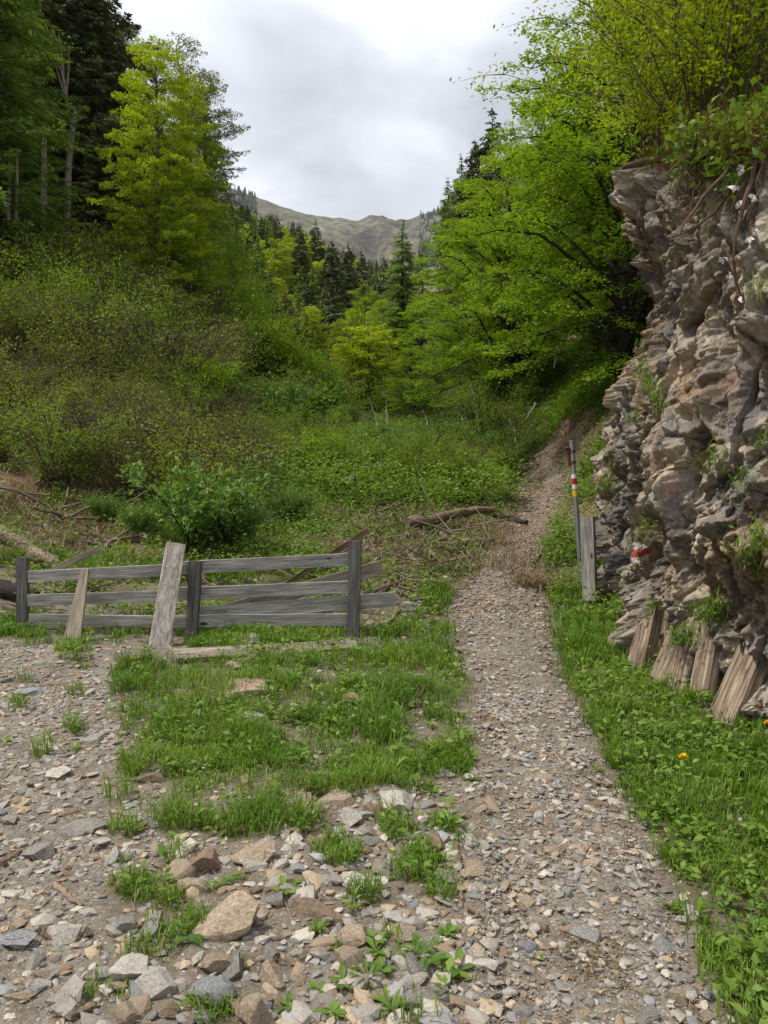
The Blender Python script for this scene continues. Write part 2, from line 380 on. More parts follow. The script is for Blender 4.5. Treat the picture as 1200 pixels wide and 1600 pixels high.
def rock_mat(name, scale=1.0, attr=True, base=(0.3, 0.27, 0.23)):
    m = NB(name); p = m.objc()
    c0 = m.attr('col').outputs['Color'] if attr else None
    n1 = m.noise(p, 2.2 * scale, 7, 0.62, 0.3); n2 = m.noise(p, 22 * scale, 6, 0.7); 
    mr = m('ShaderNodeMapping'); mr.inputs['Rotation'].default_value = (0.75, 0.9, 0.3); m.L(p, mr.inputs[0])
    mp = m('ShaderNodeMapping'); mp.inputs['Scale'].default_value = (1, 1.4, 3.0); m.L(mr.outputs[0], mp.inputs[0])
    n3 = m.noise(mp.outputs[0], 3.5 * scale, 8, 0.68, 0.5)
    c = c0 if attr else m.mix(0.0, base, base)
    c = m.mix(1.0, c, m.ramp(n1, [(0.28, (0.66, 0.67, 0.69)), (0.5, (1, 0.98, 0.95)), (0.72, (1.30, 1.26, 1.17))]), 'MULTIPLY')
    c = m.mix(1.0, c, m.ramp(n3, [(0.3, (0.66, 0.68, 0.72)), (0.55, 1.0), (0.72, (1.28, 1.22, 1.1))]), 'MULTIPLY')
    c = m.mix(1.0, c, m.ramp(n2, [(0.3, 0.66), (0.7, 1.22)]), 'MULTIPLY')
    st = m.ramp(m.noise(p, 1.3 * scale, 5, 0.6), [(0.58, 0.0), (0.70, 0.35)]); c = m.mix(st, c, (0.20, 0.115, 0.06))
    m.L(c, m.b.inputs['Base Color'])
    v = m.vor(p, 26).outputs['Distance']; b = m.bump(v, 0.5, 0.012); b = m.bump(n3, 0.5, 0.02 / scale, b); m.bump(n2, 0.9, 0.012 / scale, b); return m.m
def stone_mat():
    m = NB("loose_stone"); oi = m('ShaderNodeObjectInfo'); p = m.objc()
    col = m.attr('col').outputs['Color']
    # object colour carries each stone's own colour
    c = m.mix(1.0, oi.outputs['Color'], col, 'MULTIPLY')
    n = m.noise(p, 14, 6, 0.65); n2 = m.noise(p, 90, 4, 0.7)
    mp = m('ShaderNodeMapping'); mp.inputs['Rotation'].default_value = (0.3, 0.2, 0.3); mp.inputs['Scale'].default_value = (1, 1, 6); m.L(p, mp.inputs[0]); n3 = m.noise(mp.outputs[0], 12, 5, 0.6, 0.5)
    c = m.mix(1.0, c, m.ramp(n, [(0.3, 0.60), (0.7, 1.30)]), 'MULTIPLY'); c = m.mix(1.0, c, m.ramp(n2, [(0.3, 0.75), (0.7, 1.25)]), 'MULTIPLY')
    c = m.mix(1.0, c, m.ramp(n3, [(0.35, (0.80, 0.78, 0.76)), (0.65, (1.15, 1.12, 1.08))]), 'MULTIPLY')
    m.L(c, m.b.inputs['Base Color']); b = m.bump(n, 0.8, 0.012); b = m.bump(n3, 0.8, 0.010, b); m.bump(n2, 0.7, 0.003, b); return m.m
def pebble_mat():
    m = NB("gravel_pebble"); c = m.attr('col').outputs['Color']; n = m.noise(m.pos(), 120, 3, 0.6)
    m.L(m.mix(1.0, c, m.ramp(n, [(0.3, 0.8), (0.7, 1.2)]), 'MULTIPLY'), m.b.inputs['Base Color']); return m.m
M = {}
M['ground'] = ground_mat(); M['rock'] = rock_mat("cliff_rock"); M['stone'] = stone_mat(); M['pebble'] = pebble_mat()
M['beech'] = leaf_mat("beech_leaf", (0.105, 0.195, 0.016), (0.185, 0.31, 0.022), (0.31, 0.42, 0.032))
M['lime'] = leaf_mat("lime_green_leaf", (0.17, 0.25, 0.016), (0.30, 0.40, 0.02), (0.42, 0.48, 0.03))
M['pale'] = leaf_mat("pale_leaf", (0.11, 0.15, 0.05), (0.18, 0.23, 0.07), (0.28, 0.31, 0.13), 0.3)
M['spruce'] = leaf_mat("spruce_needles", (0.068, 0.085, 0.038), (0.12, 0.145, 0.055), (0.20, 0.21, 0.08), 0.12, 0.6)
M['larch'] = leaf_mat("larch_needles", (0.10, 0.17, 0.035), (0.165, 0.26, 0.05), (0.25, 0.34, 0.07), 0.35)
M['shrub'] = leaf_mat("shrub_leaf", (0.105, 0.15, 0.026), (0.175, 0.23, 0.036), (0.26, 0.305, 0.05), 0.35)
M['fresh'] = leaf_mat("fresh_shrub_leaf", (0.08, 0.16, 0.035), (0.125, 0.24, 0.045), (0.2, 0.31, 0.065), 0.35)
M['weed'] = leaf_mat("weed_leaf", (0.08, 0.155, 0.022), (0.14, 0.235, 0.032), (0.21, 0.30, 0.055), 0.3)
M['grass'] = leaf_mat("grass_blade", (0.07, 0.15, 0.012), (0.125, 0.24, 0.018), (0.25, 0.3, 0.055), 0.35, 0.45)
M['drygrass'] = leaf_mat("dry_grass_blade", (0.10, 0.07, 0.035), (0.22, 0.155, 0.085), (0.38, 0.30, 0.19), 0.2, 0.7)
M['litter'] = leaf_mat("fallen_leaf", (0.12, 0.06, 0.03), (0.25, 0.15, 0.08), (0.40, 0.28, 0.18), 0.1, 0.7)
M['bark'] = bark_mat("grey_brown_bark", (0.04, 0.033, 0.027), (0.12, 0.10, 0.085))
M['darkbark'] = bark_mat("dark_bark", (0.015, 0.012, 0.01), (0.05, 0.04, 0.032))
M['palebark'] = bark_mat("pale_dead_bark", (0.16, 0.13, 0.10), (0.36, 0.31, 0.26))
M['twig'] = bark_mat("brown_twig", (0.05, 0.033, 0.022), (0.13, 0.09, 0.065))
M['root'] = bark_mat("root_bark", (0.06, 0.035, 0.022), (0.17, 0.11, 0.075))
M['greywood'] = wood_mat("weathered_grey_board", (0.15, 0.137, 0.122), (0.31, 0.29, 0.262), (0.47, 0.445, 0.41))
M['darkwood'] = wood_mat("dark_weathered_post", (0.05, 0.046, 0.044), (0.115, 0.107, 0.10), (0.21, 0.197, 0.185), knots=False)
M['tanwood'] = wood_mat("tan_split_board", (0.14, 0.11, 0.08), (0.26, 0.215, 0.165), (0.38, 0.33, 0.26), knots=False)
M['lichenwood'] = wood_mat("lichen_covered_plank", (0.15, 0.12, 0.10), (0.27, 0.23, 0.19), (0.38, 0.34, 0.29), knots=False, lichen=0.95)
M['logwood'] = wood_mat("rotting_log_wood", (0.05, 0.03, 0.018), (0.19, 0.13, 0.085), (0.36, 0.28, 0.20), knots=False)
M['stumpwood'] = wood_mat("split_timber_wood", (0.06, 0.04, 0.026), (0.25, 0.185, 0.13), (0.44, 0.36, 0.27), grain=0.8, knots=False)
def plain(name, c, rough=0.5, metal=0.0, n=0.0):
    m = NB(name); m.b.inputs['Roughness'].default_value = rough; m.b.inputs['Metallic'].default_value = metal
    v = m.noise(m.objc(), 60, 4, 0.7); m.L(m.mix(1.0, c, m.ramp(v, [(0.3, 1 - n), (0.7, 1 + n)]), 'MULTIPLY'), m.b.inputs['Base Color']); return m.m
M['steel'] = plain("galvanised_steel", (0.30, 0.32, 0.34), 0.45, 0.6, 0.25)
M['white'] = plain("white_paint", (0.72, 0.71, 0.68), 0.6, 0, 0.1)
M['red'] = plain("red_paint", (0.48, 0.02, 0.03), 0.6, 0, 0.15)
M['yellow'] = plain("yellow_paint", (0.75, 0.42, 0.02), 0.6, 0, 0.15)
M['rust'] = plain("rusty_metal", (0.13, 0.05, 0.02), 0.8, 0.2, 0.4)
M['dandelion'] = plain("dandelion_petals", (0.80, 0.50, 0.01), 0.6, 0, 0.15)
M['petal'] = plain("white_petals", (0.75, 0.70, 0.70), 0.6, 0, 0.1)
M['stem'] = plain("green_stem", (0.09, 0.15, 0.03), 0.6, 0, 0.2)
# ---------------------------------------------------------------- ground zones, outlined on the ground
G_CENTRE = [(186,1045),(330,1030),(560,1012),(690,985),(735,1050),(722,1150),(738,1205),(690,1228),(560,1232),(470,1255),(405,1300),(350,1325),(255,1295),(235,1210),(182,1130)]
G_RIGHT = [(838,905),(868,945),(858,1060),(925,1130),(960,1230),(1012,1300),(1062,1400),(1095,1500),(1135,1620),(1150,2200),(2600,2200),(1500,1150),(1190,1075),(1050,1045),(985,985),(930,935),(905,858),(862,835)]
G_PATHLEFT = [(585,1010),(560,985),(640,960),(700,900),(725,845),(760,850),(735,930),(700,985),(735,1040)]
G_BACK = [(-400,985),(-400,965),(560,965),(600,985),(560,1012),(300,1022),(250,985),(0,1005)]
YARD = [(-900,990),(0,1000),(110,1010),(215,1015),(250,1035),(185,1060),(185,1130),(235,1210),(250,1290),(180,1340),(150,1400),(130,1600),(0,2600),(-3000,2600)]
TUFTS = [(520,1335,45,1.0),(565,1405,38,1.0),(650,1355,55,1.0),(690,1390,40,.8),(205,1390,48,.9),(255,1400,38,.8),(300,1440,45,.7),(230,1500,55,.6),(170,1550,45,.5),(650,1585,60,.9),(480,1290,40,.8),(600,1480,30,.4),(250,1460,40,.6),(345,1590,30,.7),(200,1300,30,.5),(280,1340,30,.4),(620,1300,40,.6),
 (845,1112,38,.35),(118,1030,32,.8),(125,1145,22,.8),(70,1175,20,.5),(205,1205,32,.8),(210,1050,45,.9),(320,1590,40,.6),(880,1115,26,.3),(935,1480,26,.25),(1090,1450,40,.7),(180,1250,25,.4),(700,1290,36,.6),(740,1320,28,.4),(30,1100,25,.4),(40,1060,22,.4),(120,1080,20,.3)]
def _wob(p, px, py, a=12):
    n = vnoise(p[..., :2] * 4.0, 31); n2 = vnoise(p[..., :2] * 4.0 + 9, 33)
    return px + a * n, py + a * 0.6 * n2
def grass_mask(p):
    px, py, d = proj(p); qx, qy = _wob(p, px, py)
    g = np.zeros(len(p)); near = (d > 0.4) & (p[:, 1] < 14)
    clump = sstep(-0.25, 0.25, fbm(p[:, :2] * 3.2, 3, 41))
    q2 = p[:, :2] * 3.0; jx = 34 * fbm(q2 * 2, 3, 35); jy = 20 * fbm(q2 * 2 + 5, 3, 37)
    for poly, lo, hi in ((G_CENTRE, 0.32, 1.0), (G_RIGHT, 0.6, 1.0), (G_PATHLEFT, 0.15, 0.8), (G_BACK, 0.3, 0.9)):
        cov = sum(inpoly(qx + jx + 20 * a, qy + jy + 12 * b, poly).astype(float) for a, b in ((-1, 0), (1, 0), (0, -1), (0, 1), (0, 0), (.6, .6), (-.6, -.6))) / 7
        g = np.where(near, np.maximum(g, cov ** 1.5 * (lo + (hi - lo) * clump)), g)
    for (x, y, r, a) in TUFTS:
        e = 1 - np.hypot((qx - x) / r, (qy - y) / (r * 0.62)); g = np.where(near, np.maximum(g, a * sstep(0, 0.5, e)), g)
    return g
def gravel_mask(p):
    px, py, d = proj(p); qx, qy = _wob(p, px, py, 20)
    g = np.where(inpoly(qx, qy, YARD) & (d > 0.3), 0.75, 0.12)
    g = np.where((np.abs(px - 640) < 420) & (py > 1320), np.maximum(g, 0.3), g)
    return g * (p[:, 1] < 9)

# ---------------------------------------------------------------- ground: one sheet to the far side of the valley
def build_ground():
    th = np.concatenate([np.linspace(-2.2, -0.56, 60)[:-1], np.linspace(-0.56, 0.56, 520), np.linspace(0.56, 2.2, 60)[1:]])
    r = np.concatenate([np.linspace(0.6, 5.2, 60)[:-1], 5.2 + np.linspace(0, 6, 420)[:-1], np.geomspace(11.2, 60, 230)[:-1], np.geomspace(60, 445, 150)])
    TH, RR = np.meshgrid(th, r, indexing='ij')
    x = RR * np.sin(TH); y = RR * np.cos(TH) - 4.0
    z = Hf(x, y); v = np.stack([x, y, z], -1).reshape(-1, 3)
    g = grass_mask(v); gv = gravel_mask(v)
    far = sstep(8.5, 10.5, v[:, 1]); n = fbm(v[:, :2] * 0.5, 4, 51)
    green = np.clip(np.maximum(g * 0.9, far * sstep(-0.35, 0.15, n)), 0, 1)
    px, py, d = proj(v)
    lit = far * np.clip(sstep(0.0, 0.4, -n) * 0.7 + 0.5 * np.exp(-(((px - 900) / 75) ** 2 + ((py - 645) / 60) ** 2)) * (d > 14) * sstep(-.3, .2, fbm(v[:, :2] * 1.3, 3, 55) + .1), 0, 1)
    lit = lit * (1 - sstep(60, 120, v[:, 1]))
    mb = MB(); mb.add(v, grid_faces(len(th), len(r))[:, ::-1], c=np.stack([gv * (1 - far), green, lit], -1))
    o = obj('ground', mb.mesh('ground', M['ground']), kind='structure'); return o
build_ground()

# ---------------------------------------------------------------- path
PATH = [(1600,715,1112),(1500,722,1092),(1400,728,1052),(1300,735,1003),(1200,742,952),(1150,738,930),(1100,730,905),(1050,733,882),(1000,702,864),(950,692,858),(900,728,842),(860,762,845),(820,797,858),(780,828,880),(750,846,886),(730,845,880),(715,830,862),(705,815,840)]
def build_path():
    a = np.array(PATH, float); L = ray_ground(a[:, 1], a[:, 0]); Rr = ray_ground(a[:, 2], a[:, 0])
    L = np.concatenate([[[0.22, -3.0, 0]], [[0.22, 0.5, 0]], L]); Rr = np.concatenate([[[0.95, -3.0, 0]], [[0.95, 0.5, 0]], Rr])
    mid = (L + Rr) / 2; s = np.concatenate([[0], np.cumsum(np.linalg.norm(np.diff(mid[:, :2], axis=0), axis=1))])
    ss = np.concatenate([np.linspace(0, s[4], 120)[:-1], np.linspace(s[4], s[-4], 520)[:-1], np.linspace(s[-4], s[-1], 60)])
    def sm(q):
        o = np.stack([np.interp(ss, s, q[:, k]) for k in range(2)], -1); k = np.ones(15) / 15
        return np.stack([np.convolve(np.pad(o[:, j], 7, 'edge'), k, 'valid') for j in range(2)], -1)
    Ls, Rs = sm(L), sm(Rr); u = np.linspace(-1.12, 1.12, 90)
    c = (Ls + Rs) / 2; h = (Rs - Ls) / 2
    xy = c[:, None] + h[:, None] * u[None, :, None]
    x, y = xy[..., 0], xy[..., 1]
    rag = 0.45 * fbm(np.stack([x, y], -1) * 4, 5, 61)
    e = np.abs(u)[None] + rag
    z = Hf(x, y) + 0.010 - 0.05 * sstep(0.62, 1.1, e) + 0.006 * fbm(np.stack([x, y], -1) * 12, 3, 66)
    v = np.stack([x, y, z], -1).reshape(-1, 3)
    far = sstep(8, 16, v[:, 1])
    bro = sstep(-.2, .3, fbm(v[:, :2] * 1.6, 3, 67))
    mb = MB(); mb.add(v, grid_faces(len(ss), len(u))[:, ::-1], c=np.stack([0.95 - 0.45 * bro, np.zeros(len(v)), 0.22 * far + 0.05], -1))
    obj('path', mb.mesh('path', M['ground']), kind='structure')
    return Ls, Rs, ss
PL, PR, _ = build_path()
def path_e(p):
    """0 in the middle of the path, 1 at its edge."""
    c = (PL + PR) / 2; w = np.linalg.norm(PR - PL, axis=1) / 2; k = np.empty(len(p), int)
    for i in range(0, len(p), 20000):
        k[i:i + 20000] = (((p[i:i + 20000, None, :2] - c[None, ::3]) ** 2).sum(-1)).argmin(1) * 3
    return np.linalg.norm(p[:, :2] - c[k], axis=1) / w[k] + 5.0 * (k >= len(c) - 4)

# ---------------------------------------------------------------- cliff
CB = np.array([(4.6,-3.0),(4.1,-0.5),(3.6,1.6),(3.0,3.4),(2.62,4.6),(2.42,5.3),(2.40,6.2),(2.54,7.2),(2.72,8.3),(2.94,9.3),(3.22,10.1),(3.7,10.8),(5.2,11.6),(8.0,12.6),(12.0,14.0)])
def cliff_xy(s):
    L = np.concatenate([[0], np.cumsum(np.linalg.norm(np.diff(CB, axis=0), axis=1))])
    return np.stack([np.interp(s, L, CB[:, k]) for k in range(2)], -1), L[-1], L
def build_cliff():
    _, LT, Lk = cliff_xy(0)
    s = np.concatenate([np.linspace(0, Lk[3], 70)[:-1], np.linspace(Lk[3], Lk[11], 560)[:-1], np.linspace(Lk[11], LT, 80)])
    b, _, _ = cliff_xy(s); k = np.exp(-np.linspace(-2, 2, 41) ** 2); k /= k.sum()
    b = np.stack([np.convolve(np.pad(b[:, j], 20, 'edge'), k, 'valid') for j in range(2)], -1)
    tg = nz(np.gradient(b, axis=0)); nr = np.stack([-tg[:, 1], tg[:, 0]], -1)
    nr = np.where((nr[:, :1] > 0.4) & (b[:, 1:] < 9), -nr, nr)          # outward: towards -x / the path
    nf, nt_ = 430, 110
    t = np.concatenate([np.linspace(0, 1, nf)[:-1], 1 + np.linspace(0, 1, nt_) ** 1.5 * 1.0])
    base_z = H(b[:, 0], b[:, 1]) - 0.35
    sk = np.array([-9, 0, 3.2, 4.6, 5.3, 6.2, 8.0, 9.6, 10.4, 12]); tz = np.array([2.6, 2.6, 2.9, 3.3, 3.65, 4.05, 4.55, 5.1, 5.2, 5.6])
    top_z = np.interp(b[:, 1], sk, tz) + 0.15 * fbm(np.stack([s * 0.9, s * 0], -1), 3, 71)
    tf = np.minimum(t, 1)[None]; tb = np.maximum(t - 1, 0)[None]
    z = base_z[:, None] + (top_z - base_z)[:, None] * tf + tb * 9.0
    hh = z - 0.0
    # lean of the face: back with height for the near part, stepped for the far corner
    yb = b[:, 1][:, None]
    lean_near = -0.10 * hh
    hk = [0, .8, 1.6, 2.2, 2.9, 3.6, 4.1, 4.45, 4.75, 5.1, 9]; lk = [.0, .0, .03, -.05, -.18, -.42, -.52, -.42, -.22, -.2, -.4]
    lean_far = np.interp(hh, hk, lk)
    wf = sstep(8.0, 9.3, yb)
    off = lean_near * (1 - wf) + lean_far * wf - tb * 13.0
    pos = np.stack([b[:, 0][:, None] + nr[:, 0][:, None] * off, b[:, 1][:, None] + nr[:, 1][:, None] * off, z], -1).reshape(-1, 3)
    nrm = np.stack(np.broadcast_arrays(nr[:, 0][:, None], nr[:, 1][:, None], np.zeros((1, len(t)))), -1).reshape(-1, 3)
    cam_side = np.zeros_like(nrm); cam_side[:, 1] = -0.75; nrm = nz(nrm + cam_side * sstep(11.5, 10.0, pos[:, 1])[:, None])
    # where the top slopes back the displacement points up as well
    tbb = np.broadcast_to(tb, (len(s), len(t))).ravel(); nrm[:, 2] = 1.2 * sstep(0, 0.06, tbb); nrm = nz(nrm)
    D = np.zeros(len(pos)); col = np.zeros((len(pos), 3))
    th = 0.38; ca, sa = math.cos(th), math.sin(th); ce, se = math.cos(0.25), math.sin(0.25)
    Rm = np.array([[1, 0, 0], [0, ca, -sa], [0, sa, ca]]) @ np.array([[ce, 0, se], [0, 1, 0], [-se, 0, ce]])
    wp = pos + 0.035 * np.stack([vnoise(pos * 1.7, 81), vnoise(pos * 1.7, 82), vnoise(pos * 1.7, 83)], -1)
    q = wp @ Rm.T
    calm = 1 - 0.85 * np.exp(-((pos - P(1002, 860, 7.9)) ** 2).sum(1) / 0.045)
    rough = sstep(-0.25, 0.2, fbm(pos * 1.1, 3, 90))
    f0, big = facets(q / np.array([0.95, 0.62, 0.9]), 101, 0.9); f1, mid = facets(q / np.array([0.36, 0.25, 0.36]), 131, 1.0); f2, sm_ = facets(q / np.array([0.13, 0.10, 0.12]), 161, 1.1); f3, ti_ = facets(q / np.array([0.05, 0.04, 0.045]), 191, 1.1)
    D += 0.44 * (f0 - 0.35) + (0.20 * (f1 - 0.35) + 0.135 * (0.45 + 0.55 * rough) * (f2 - 0.3) + 0.048 * (.3 + .7 * rough) * (f3 - 0.3)) * calm
    F1, F2, rn, dv = worley(q / np.array([1.3, 0.9, 1.2]), 221); D += 0.16 * (rn[:, 0] - 0.5) - 0.07 * np.exp(-((F2 - F1) / 0.035) ** 2)
    D += 0.03 * fbm(pos * 4, 4, 92) + 0.10 * fbm(pos * 0.8, 2, 94)
    soilw = sstep(0.0, 0.03, tbb)
    D = D * (1 - 0.75 * soilw) + soilw * 0.18 * fbm(pos * 2, 4, 95)
    # overhangs and hollows of the real face: (px, py, depth, radius, push out)
    for (px, py, d, r, a) in ((1015,290,8.9,.42,.30),(985,300,9.4,.3,.10),(1000,480,9.4,.8,-.25),(1075,775,6.6,.34,.42),(1040,740,7.0,.40,.22),(1095,850,6.6,.27,-.42),(1120,560,7.0,.8,.12),(1010,900,7.9,.45,.18),(965,640,9.8,.5,.22),
                              (965,720,9.7,.4,.10),(950,800,9.4,.5,-.05),(1160,900,5.6,.5,.12),(1100,960,6.2,.35,.1),(1150,420,7.2,.5,.22),(1060,250,8.2,.35,-.3),(1180,640,6.4,.5,.15)):
        c = P(px, py, d); w = np.exp(-((pos - c) ** 2).sum(1) / (2 * (r * 0.75) ** 2)); D += a * w * (1 - soilw)
    pos2 = pos + nrm * D[:, None]
    pal = np.array([(0.26, 0.245, 0.22), (0.35, 0.30, 0.235), (0.20, 0.205, 0.21), (0.40, 0.34, 0.25), (0.22, 0.19, 0.16), (0.33, 0.32, 0.295), (0.30, 0.235, 0.17), (0.46, 0.42, 0.36)])
    ci = (mid * 7.99).astype(int); ci2 = (big * 7.99).astype(int)
    col = (0.40 * pal[ci] + 0.2 * pal[ci2] + 0.4 * pal[(sm_ * 7.99).astype(int)]) * (0.78 + 0.44 * ti_[:, None])
    col = col * np.array([.98, .955, .915]); rust = (big > 0.72)[:, None] * sstep(-.15, .25, fbm(pos * 2.2, 4, 98))[:, None] * 0.55; col = col * (1 - rust) + rust * np.array([0.30, 0.19, 0.10]); wet = (mid < 0.16)[:, None] * 0.6; col = col * (1 - wet) + wet * np.array([0.115, 0.115, 0.12])
    red = np.exp(-(((pos - P(965, 580, 9.8)) / np.array([.5, .6, .45])) ** 2).sum(1)); col = col * (1 - red[:, None]) + red[:, None] * np.array([0.27, 0.13, 0.075])
    soil = np.array([0.13, 0.085, 0.055]); sw = np.clip(np.maximum(soilw, sstep(0.1, 0.4, fbm(pos * 1.4, 3, 97)) * 0.3), 0, 1)[:, None]
    col = col * (1 - sw) + soil * sw
    mb = MB(); f = grid_faces(len(s), len(t)); mb.add(pos2, f, c=col)
    me = mb.mesh('cliff', M['rock'], smooth=False)
    o = obj('cliff', me, kind='structure'); return o, pos2.reshape(len(s), len(t), 3)
cliff, CG = build_cliff()
CGF = CG.reshape(-1, 3)
_cpx, _cpy, _cd = proj(CGF)
def cliff_at(px, py):
    """Nearest-to-camera cliff vertex around a pixel."""
    r = 5.0
    while True:
        m = (np.hypot(_cpx - px, _cpy - py) < r) & (_cd > 0.5)
        if m.any(): i = np.where(m)[0]; return CGF[i[_cd[i].argmin()]]
        r *= 1.6

# ---------------------------------------------------------------- mountain
def mountain_mat():
    m = NB("mountain_grass_and_scree"); p = m.pos(); n = m.noise(p, 0.006, 8, 0.6); n2 = m.noise(p, 0.05, 6, 0.7)
    c = m.ramp(n, [(0.30, (0.055, 0.055, 0.048)), (0.45, (0.10, 0.092, 0.066)), (0.55, (0.15, 0.132, 0.09)), (0.62, (0.12, 0.125, 0.07)), (0.75, (0.24, 0.23, 0.215))])
    c = m.mix(1.0, c, m.ramp(n2, [(0.35, 0.35), (0.65, 1.5)]), 'MULTIPLY')
    g = m.attr('col').outputs['Color']; c = m.mix(g, c, (0.16, 0.17, 0.07))
    m.L(c, m.b.inputs['Base Color']); m.bump(n2, 0.8, 6.0); return m.m
M['mountain'] = mountain_mat()
RIDGE = [(-900,60),(-300,150),(0,215),(200,250),(340,288),(365,297),(385,302),(410,310),(440,322),(480,333),(520,341),(560,346),(580,338),(600,337),(615,343),(640,342),(665,333),(690,322),(730,300),(800,250),(1000,150),(1500,60),(2200,0)]
def mount_h(px, f):
    """pixel column, f 0 foot .. 1 ridge -> world point"""
    r = np.array(RIDGE, float); ry = np.interp(px, r[:, 0], r[:, 1])
    d = 560 + 1250 * f ** 0.9
    top = P(px, ry, 1810.0); fy = 425 + 0.0 * px; foot = P(px, np.maximum(fy, ry + 60), 560.0)
    z = foot[..., 2] + (top[..., 2] - foot[..., 2]) * f ** 1.1
    xy = P(px, 400 + 0 * px, d)[..., :2]
    return np.stack([xy[..., 0], xy[..., 1], z], -1)
def build_mountain():
    px = np.linspace(-900, 2200, 620); f = np.concatenate([np.linspace(0, 1, 220), [1.04, 1.12, 1.3]])
    A, B = np.meshgrid(px, f, indexing='ij'); v = mount_h(A, np.minimum(B, 1))
    ex = np.maximum(B - 1, 0); v[..., 1] += ex * 2500; v[..., 2] -= ex * 900
    amp = 48 * np.sin(np.pi * np.clip(B, 0, 1)) ** 0.6 + 5
    gul = np.abs(fbm(np.stack([v[..., 0] * 0.007, v[..., 1] * 0.0035], -1), 5, 201))
    v[..., 2] -= amp * 2.0 * gul; v[..., 2] += 5 * fbm(np.stack([v[..., 0] * 0.03, v[..., 1] * 0.03], -1), 4, 205)
    crag = np.exp(-((A - 600) / 38) ** 2) * sstep(0.75, 1, B); v[..., 2] += crag * (14 * fbm(np.stack([v[..., 0] * 0.05, v[..., 1] * 0.02], -1), 4, 207) + 6)
    meadow = np.exp(-(((A - 600) / 60) ** 2 + ((B - 0.22) / 0.14) ** 2)); v = v.reshape(-1, 3)
    mb = MB(); mb.add(v, grid_faces(len(px), len(f))[:, ::-1], c=np.repeat(meadow.ravel()[:, None] * 0.8, 3, 1))
    obj('mountain', mb.mesh('mountain', M['mountain']), kind='structure')
build_mountain()
# ---------------------------------------------------------------- plants: builders (each makes one mesh of its own kind)
def rvec(n, r=rng): return nz(r.normal(size=(n, 3)))
def broadleaf_meshes(seed, h, cr, base, nlimb, spr, per, leafL, mat, bark='bark', droop=0.15, flat=0.35, lean=0.0, shape='egg', tr=1.0, k_sub=6):
    r = np.random.default_rng(seed); tb = MB(); lb = MB()
    n = 14; t = np.linspace(0, 1, n); wob = np.cumsum(r.normal(size=(n, 2)) * 0.018 * h, 0) * 0.5
    tp = np.stack([wob[:, 0] + lean * h * t ** 1.5, wob[:, 1], t * h * 0.97], -1); tp[0, :2] = 0
    tp = np.concatenate([[[0, 0, -0.6]], tp]); rad = np.concatenate([[h * 0.021], h * 0.017 * (1 - t) ** 0.8 + 0.012]) * tr
    tube(tb, tp, rad, 9, 0.5)
    for i in range(nlimb):
        f = base + (0.99 - base) * (i + r.random()) / nlimb
        u = (f - base) / (1 - base)
        env = {'egg': math.sin(math.pi * min(1, u * 0.80 + 0.2)) ** 0.7, 'cone': (1 - u) ** 0.75 + 0.08, 'dome': math.sqrt(max(0, 1 - (u * 0.95) ** 2))}[shape]
        az = i * 2.399 + r.normal() * 0.4; ln = cr * env * (0.72 + 0.4 * r.random())
        z1 = f * h; z0 = max(0.04 * h, z1 - ln * (0.55 + 0.4 * r.random())) if u > 0.25 else z1 + ln * (r.random() * 0.35 - 0.1)
        x0 = np.interp(z0, tp[:, 2], tp[:, 0]); y0 = np.interp(z0, tp[:, 2], tp[:, 1])
        m = 9; q = np.linspace(0, 1, m); dirx, diry = math.cos(az), math.sin(az)
        lat = np.cumsum(r.normal(size=m)) * 0.03 * ln
        pts = np.stack([x0 + dirx * ln * q - diry * lat, y0 + diry * ln * q + dirx * lat, z0 + (z1 - z0) * np.sin(q * math.pi / 2) - droop * ln * q ** 3], -1)
        r0 = max(0.012, 0.012 * ln ** 1.1 + 0.01) * tr; tube(tb, pts, r0 * (1 - 0.85 * q) + 0.004, 5, 0.5, cap=False)
        ns = max(3, int(k_sub * (0.5 + ln / cr)))
        for j in range(ns):
            qq = 0.28 + 0.72 * (j + r.random()) / ns if j < ns - 1 else 0.99; c = np.array([np.interp(qq, q, pts[:, k]) for k in range(3)])
            side = (1 if j % 2 else -1) * (0.35 + 0.75 * r.random()) if j < ns - 1 else 0
            a2 = az + side; sl = spr * (0.7 + 0.6 * r.random()) * (1.15 - 0.4 * qq); e = c + np.array([math.cos(a2), math.sin(a2), 0.12 - droop * 1.3 + 0.2 * r.normal()]) * sl
            mid = (c + e) / 2 + np.array([0, 0, 0.07 * sl]); tube(tb, np.array([c, mid, e]), [0.012 * tr, 0.008 * tr, 0.003], 4, 0.5, cap=False)
            d = nz(e - c); sd = nz(np.cross(d, [0, 0, 1])); up = np.cross(sd, d); N = int(per * (0.6 + 0.8 * r.random()))
            w = r.random(N) ** 0.7; lt = r.normal(size=N) * 0.30 * np.sin(np.pi * (0.12 + 0.85 * w)) * sl
            pt = c + d * (w * sl * 1.08)[:, None] + sd * lt[:, None] + up * (r.normal(size=N) * 0.055 * sl)[:, None] - np.array([0, 0, 1]) * (np.abs(lt) * 0.18)[:, None]
            ld = nz(d * 0.8 + sd * np.sign(lt)[:, None] * 0.7 + r.normal(size=(N, 3)) * 0.35); nn = nz(np.array([0, 0, 1]) + r.normal(size=(N, 3)) * flat)
            tone = np.clip(0.32 + 0.25 * f + 0.14 * r.normal() + 0.12 * r.normal(size=N), 0, 1)
            cards(lb, pt, ld, nn, leafL * (0.7 + 0.6 * r.random(N)), leafL * 0.62 * (0.7 + 0.6 * r.random(N)), tone)
    return tb.mesh('trunk', M[bark]), lb.mesh('crown', M[mat])

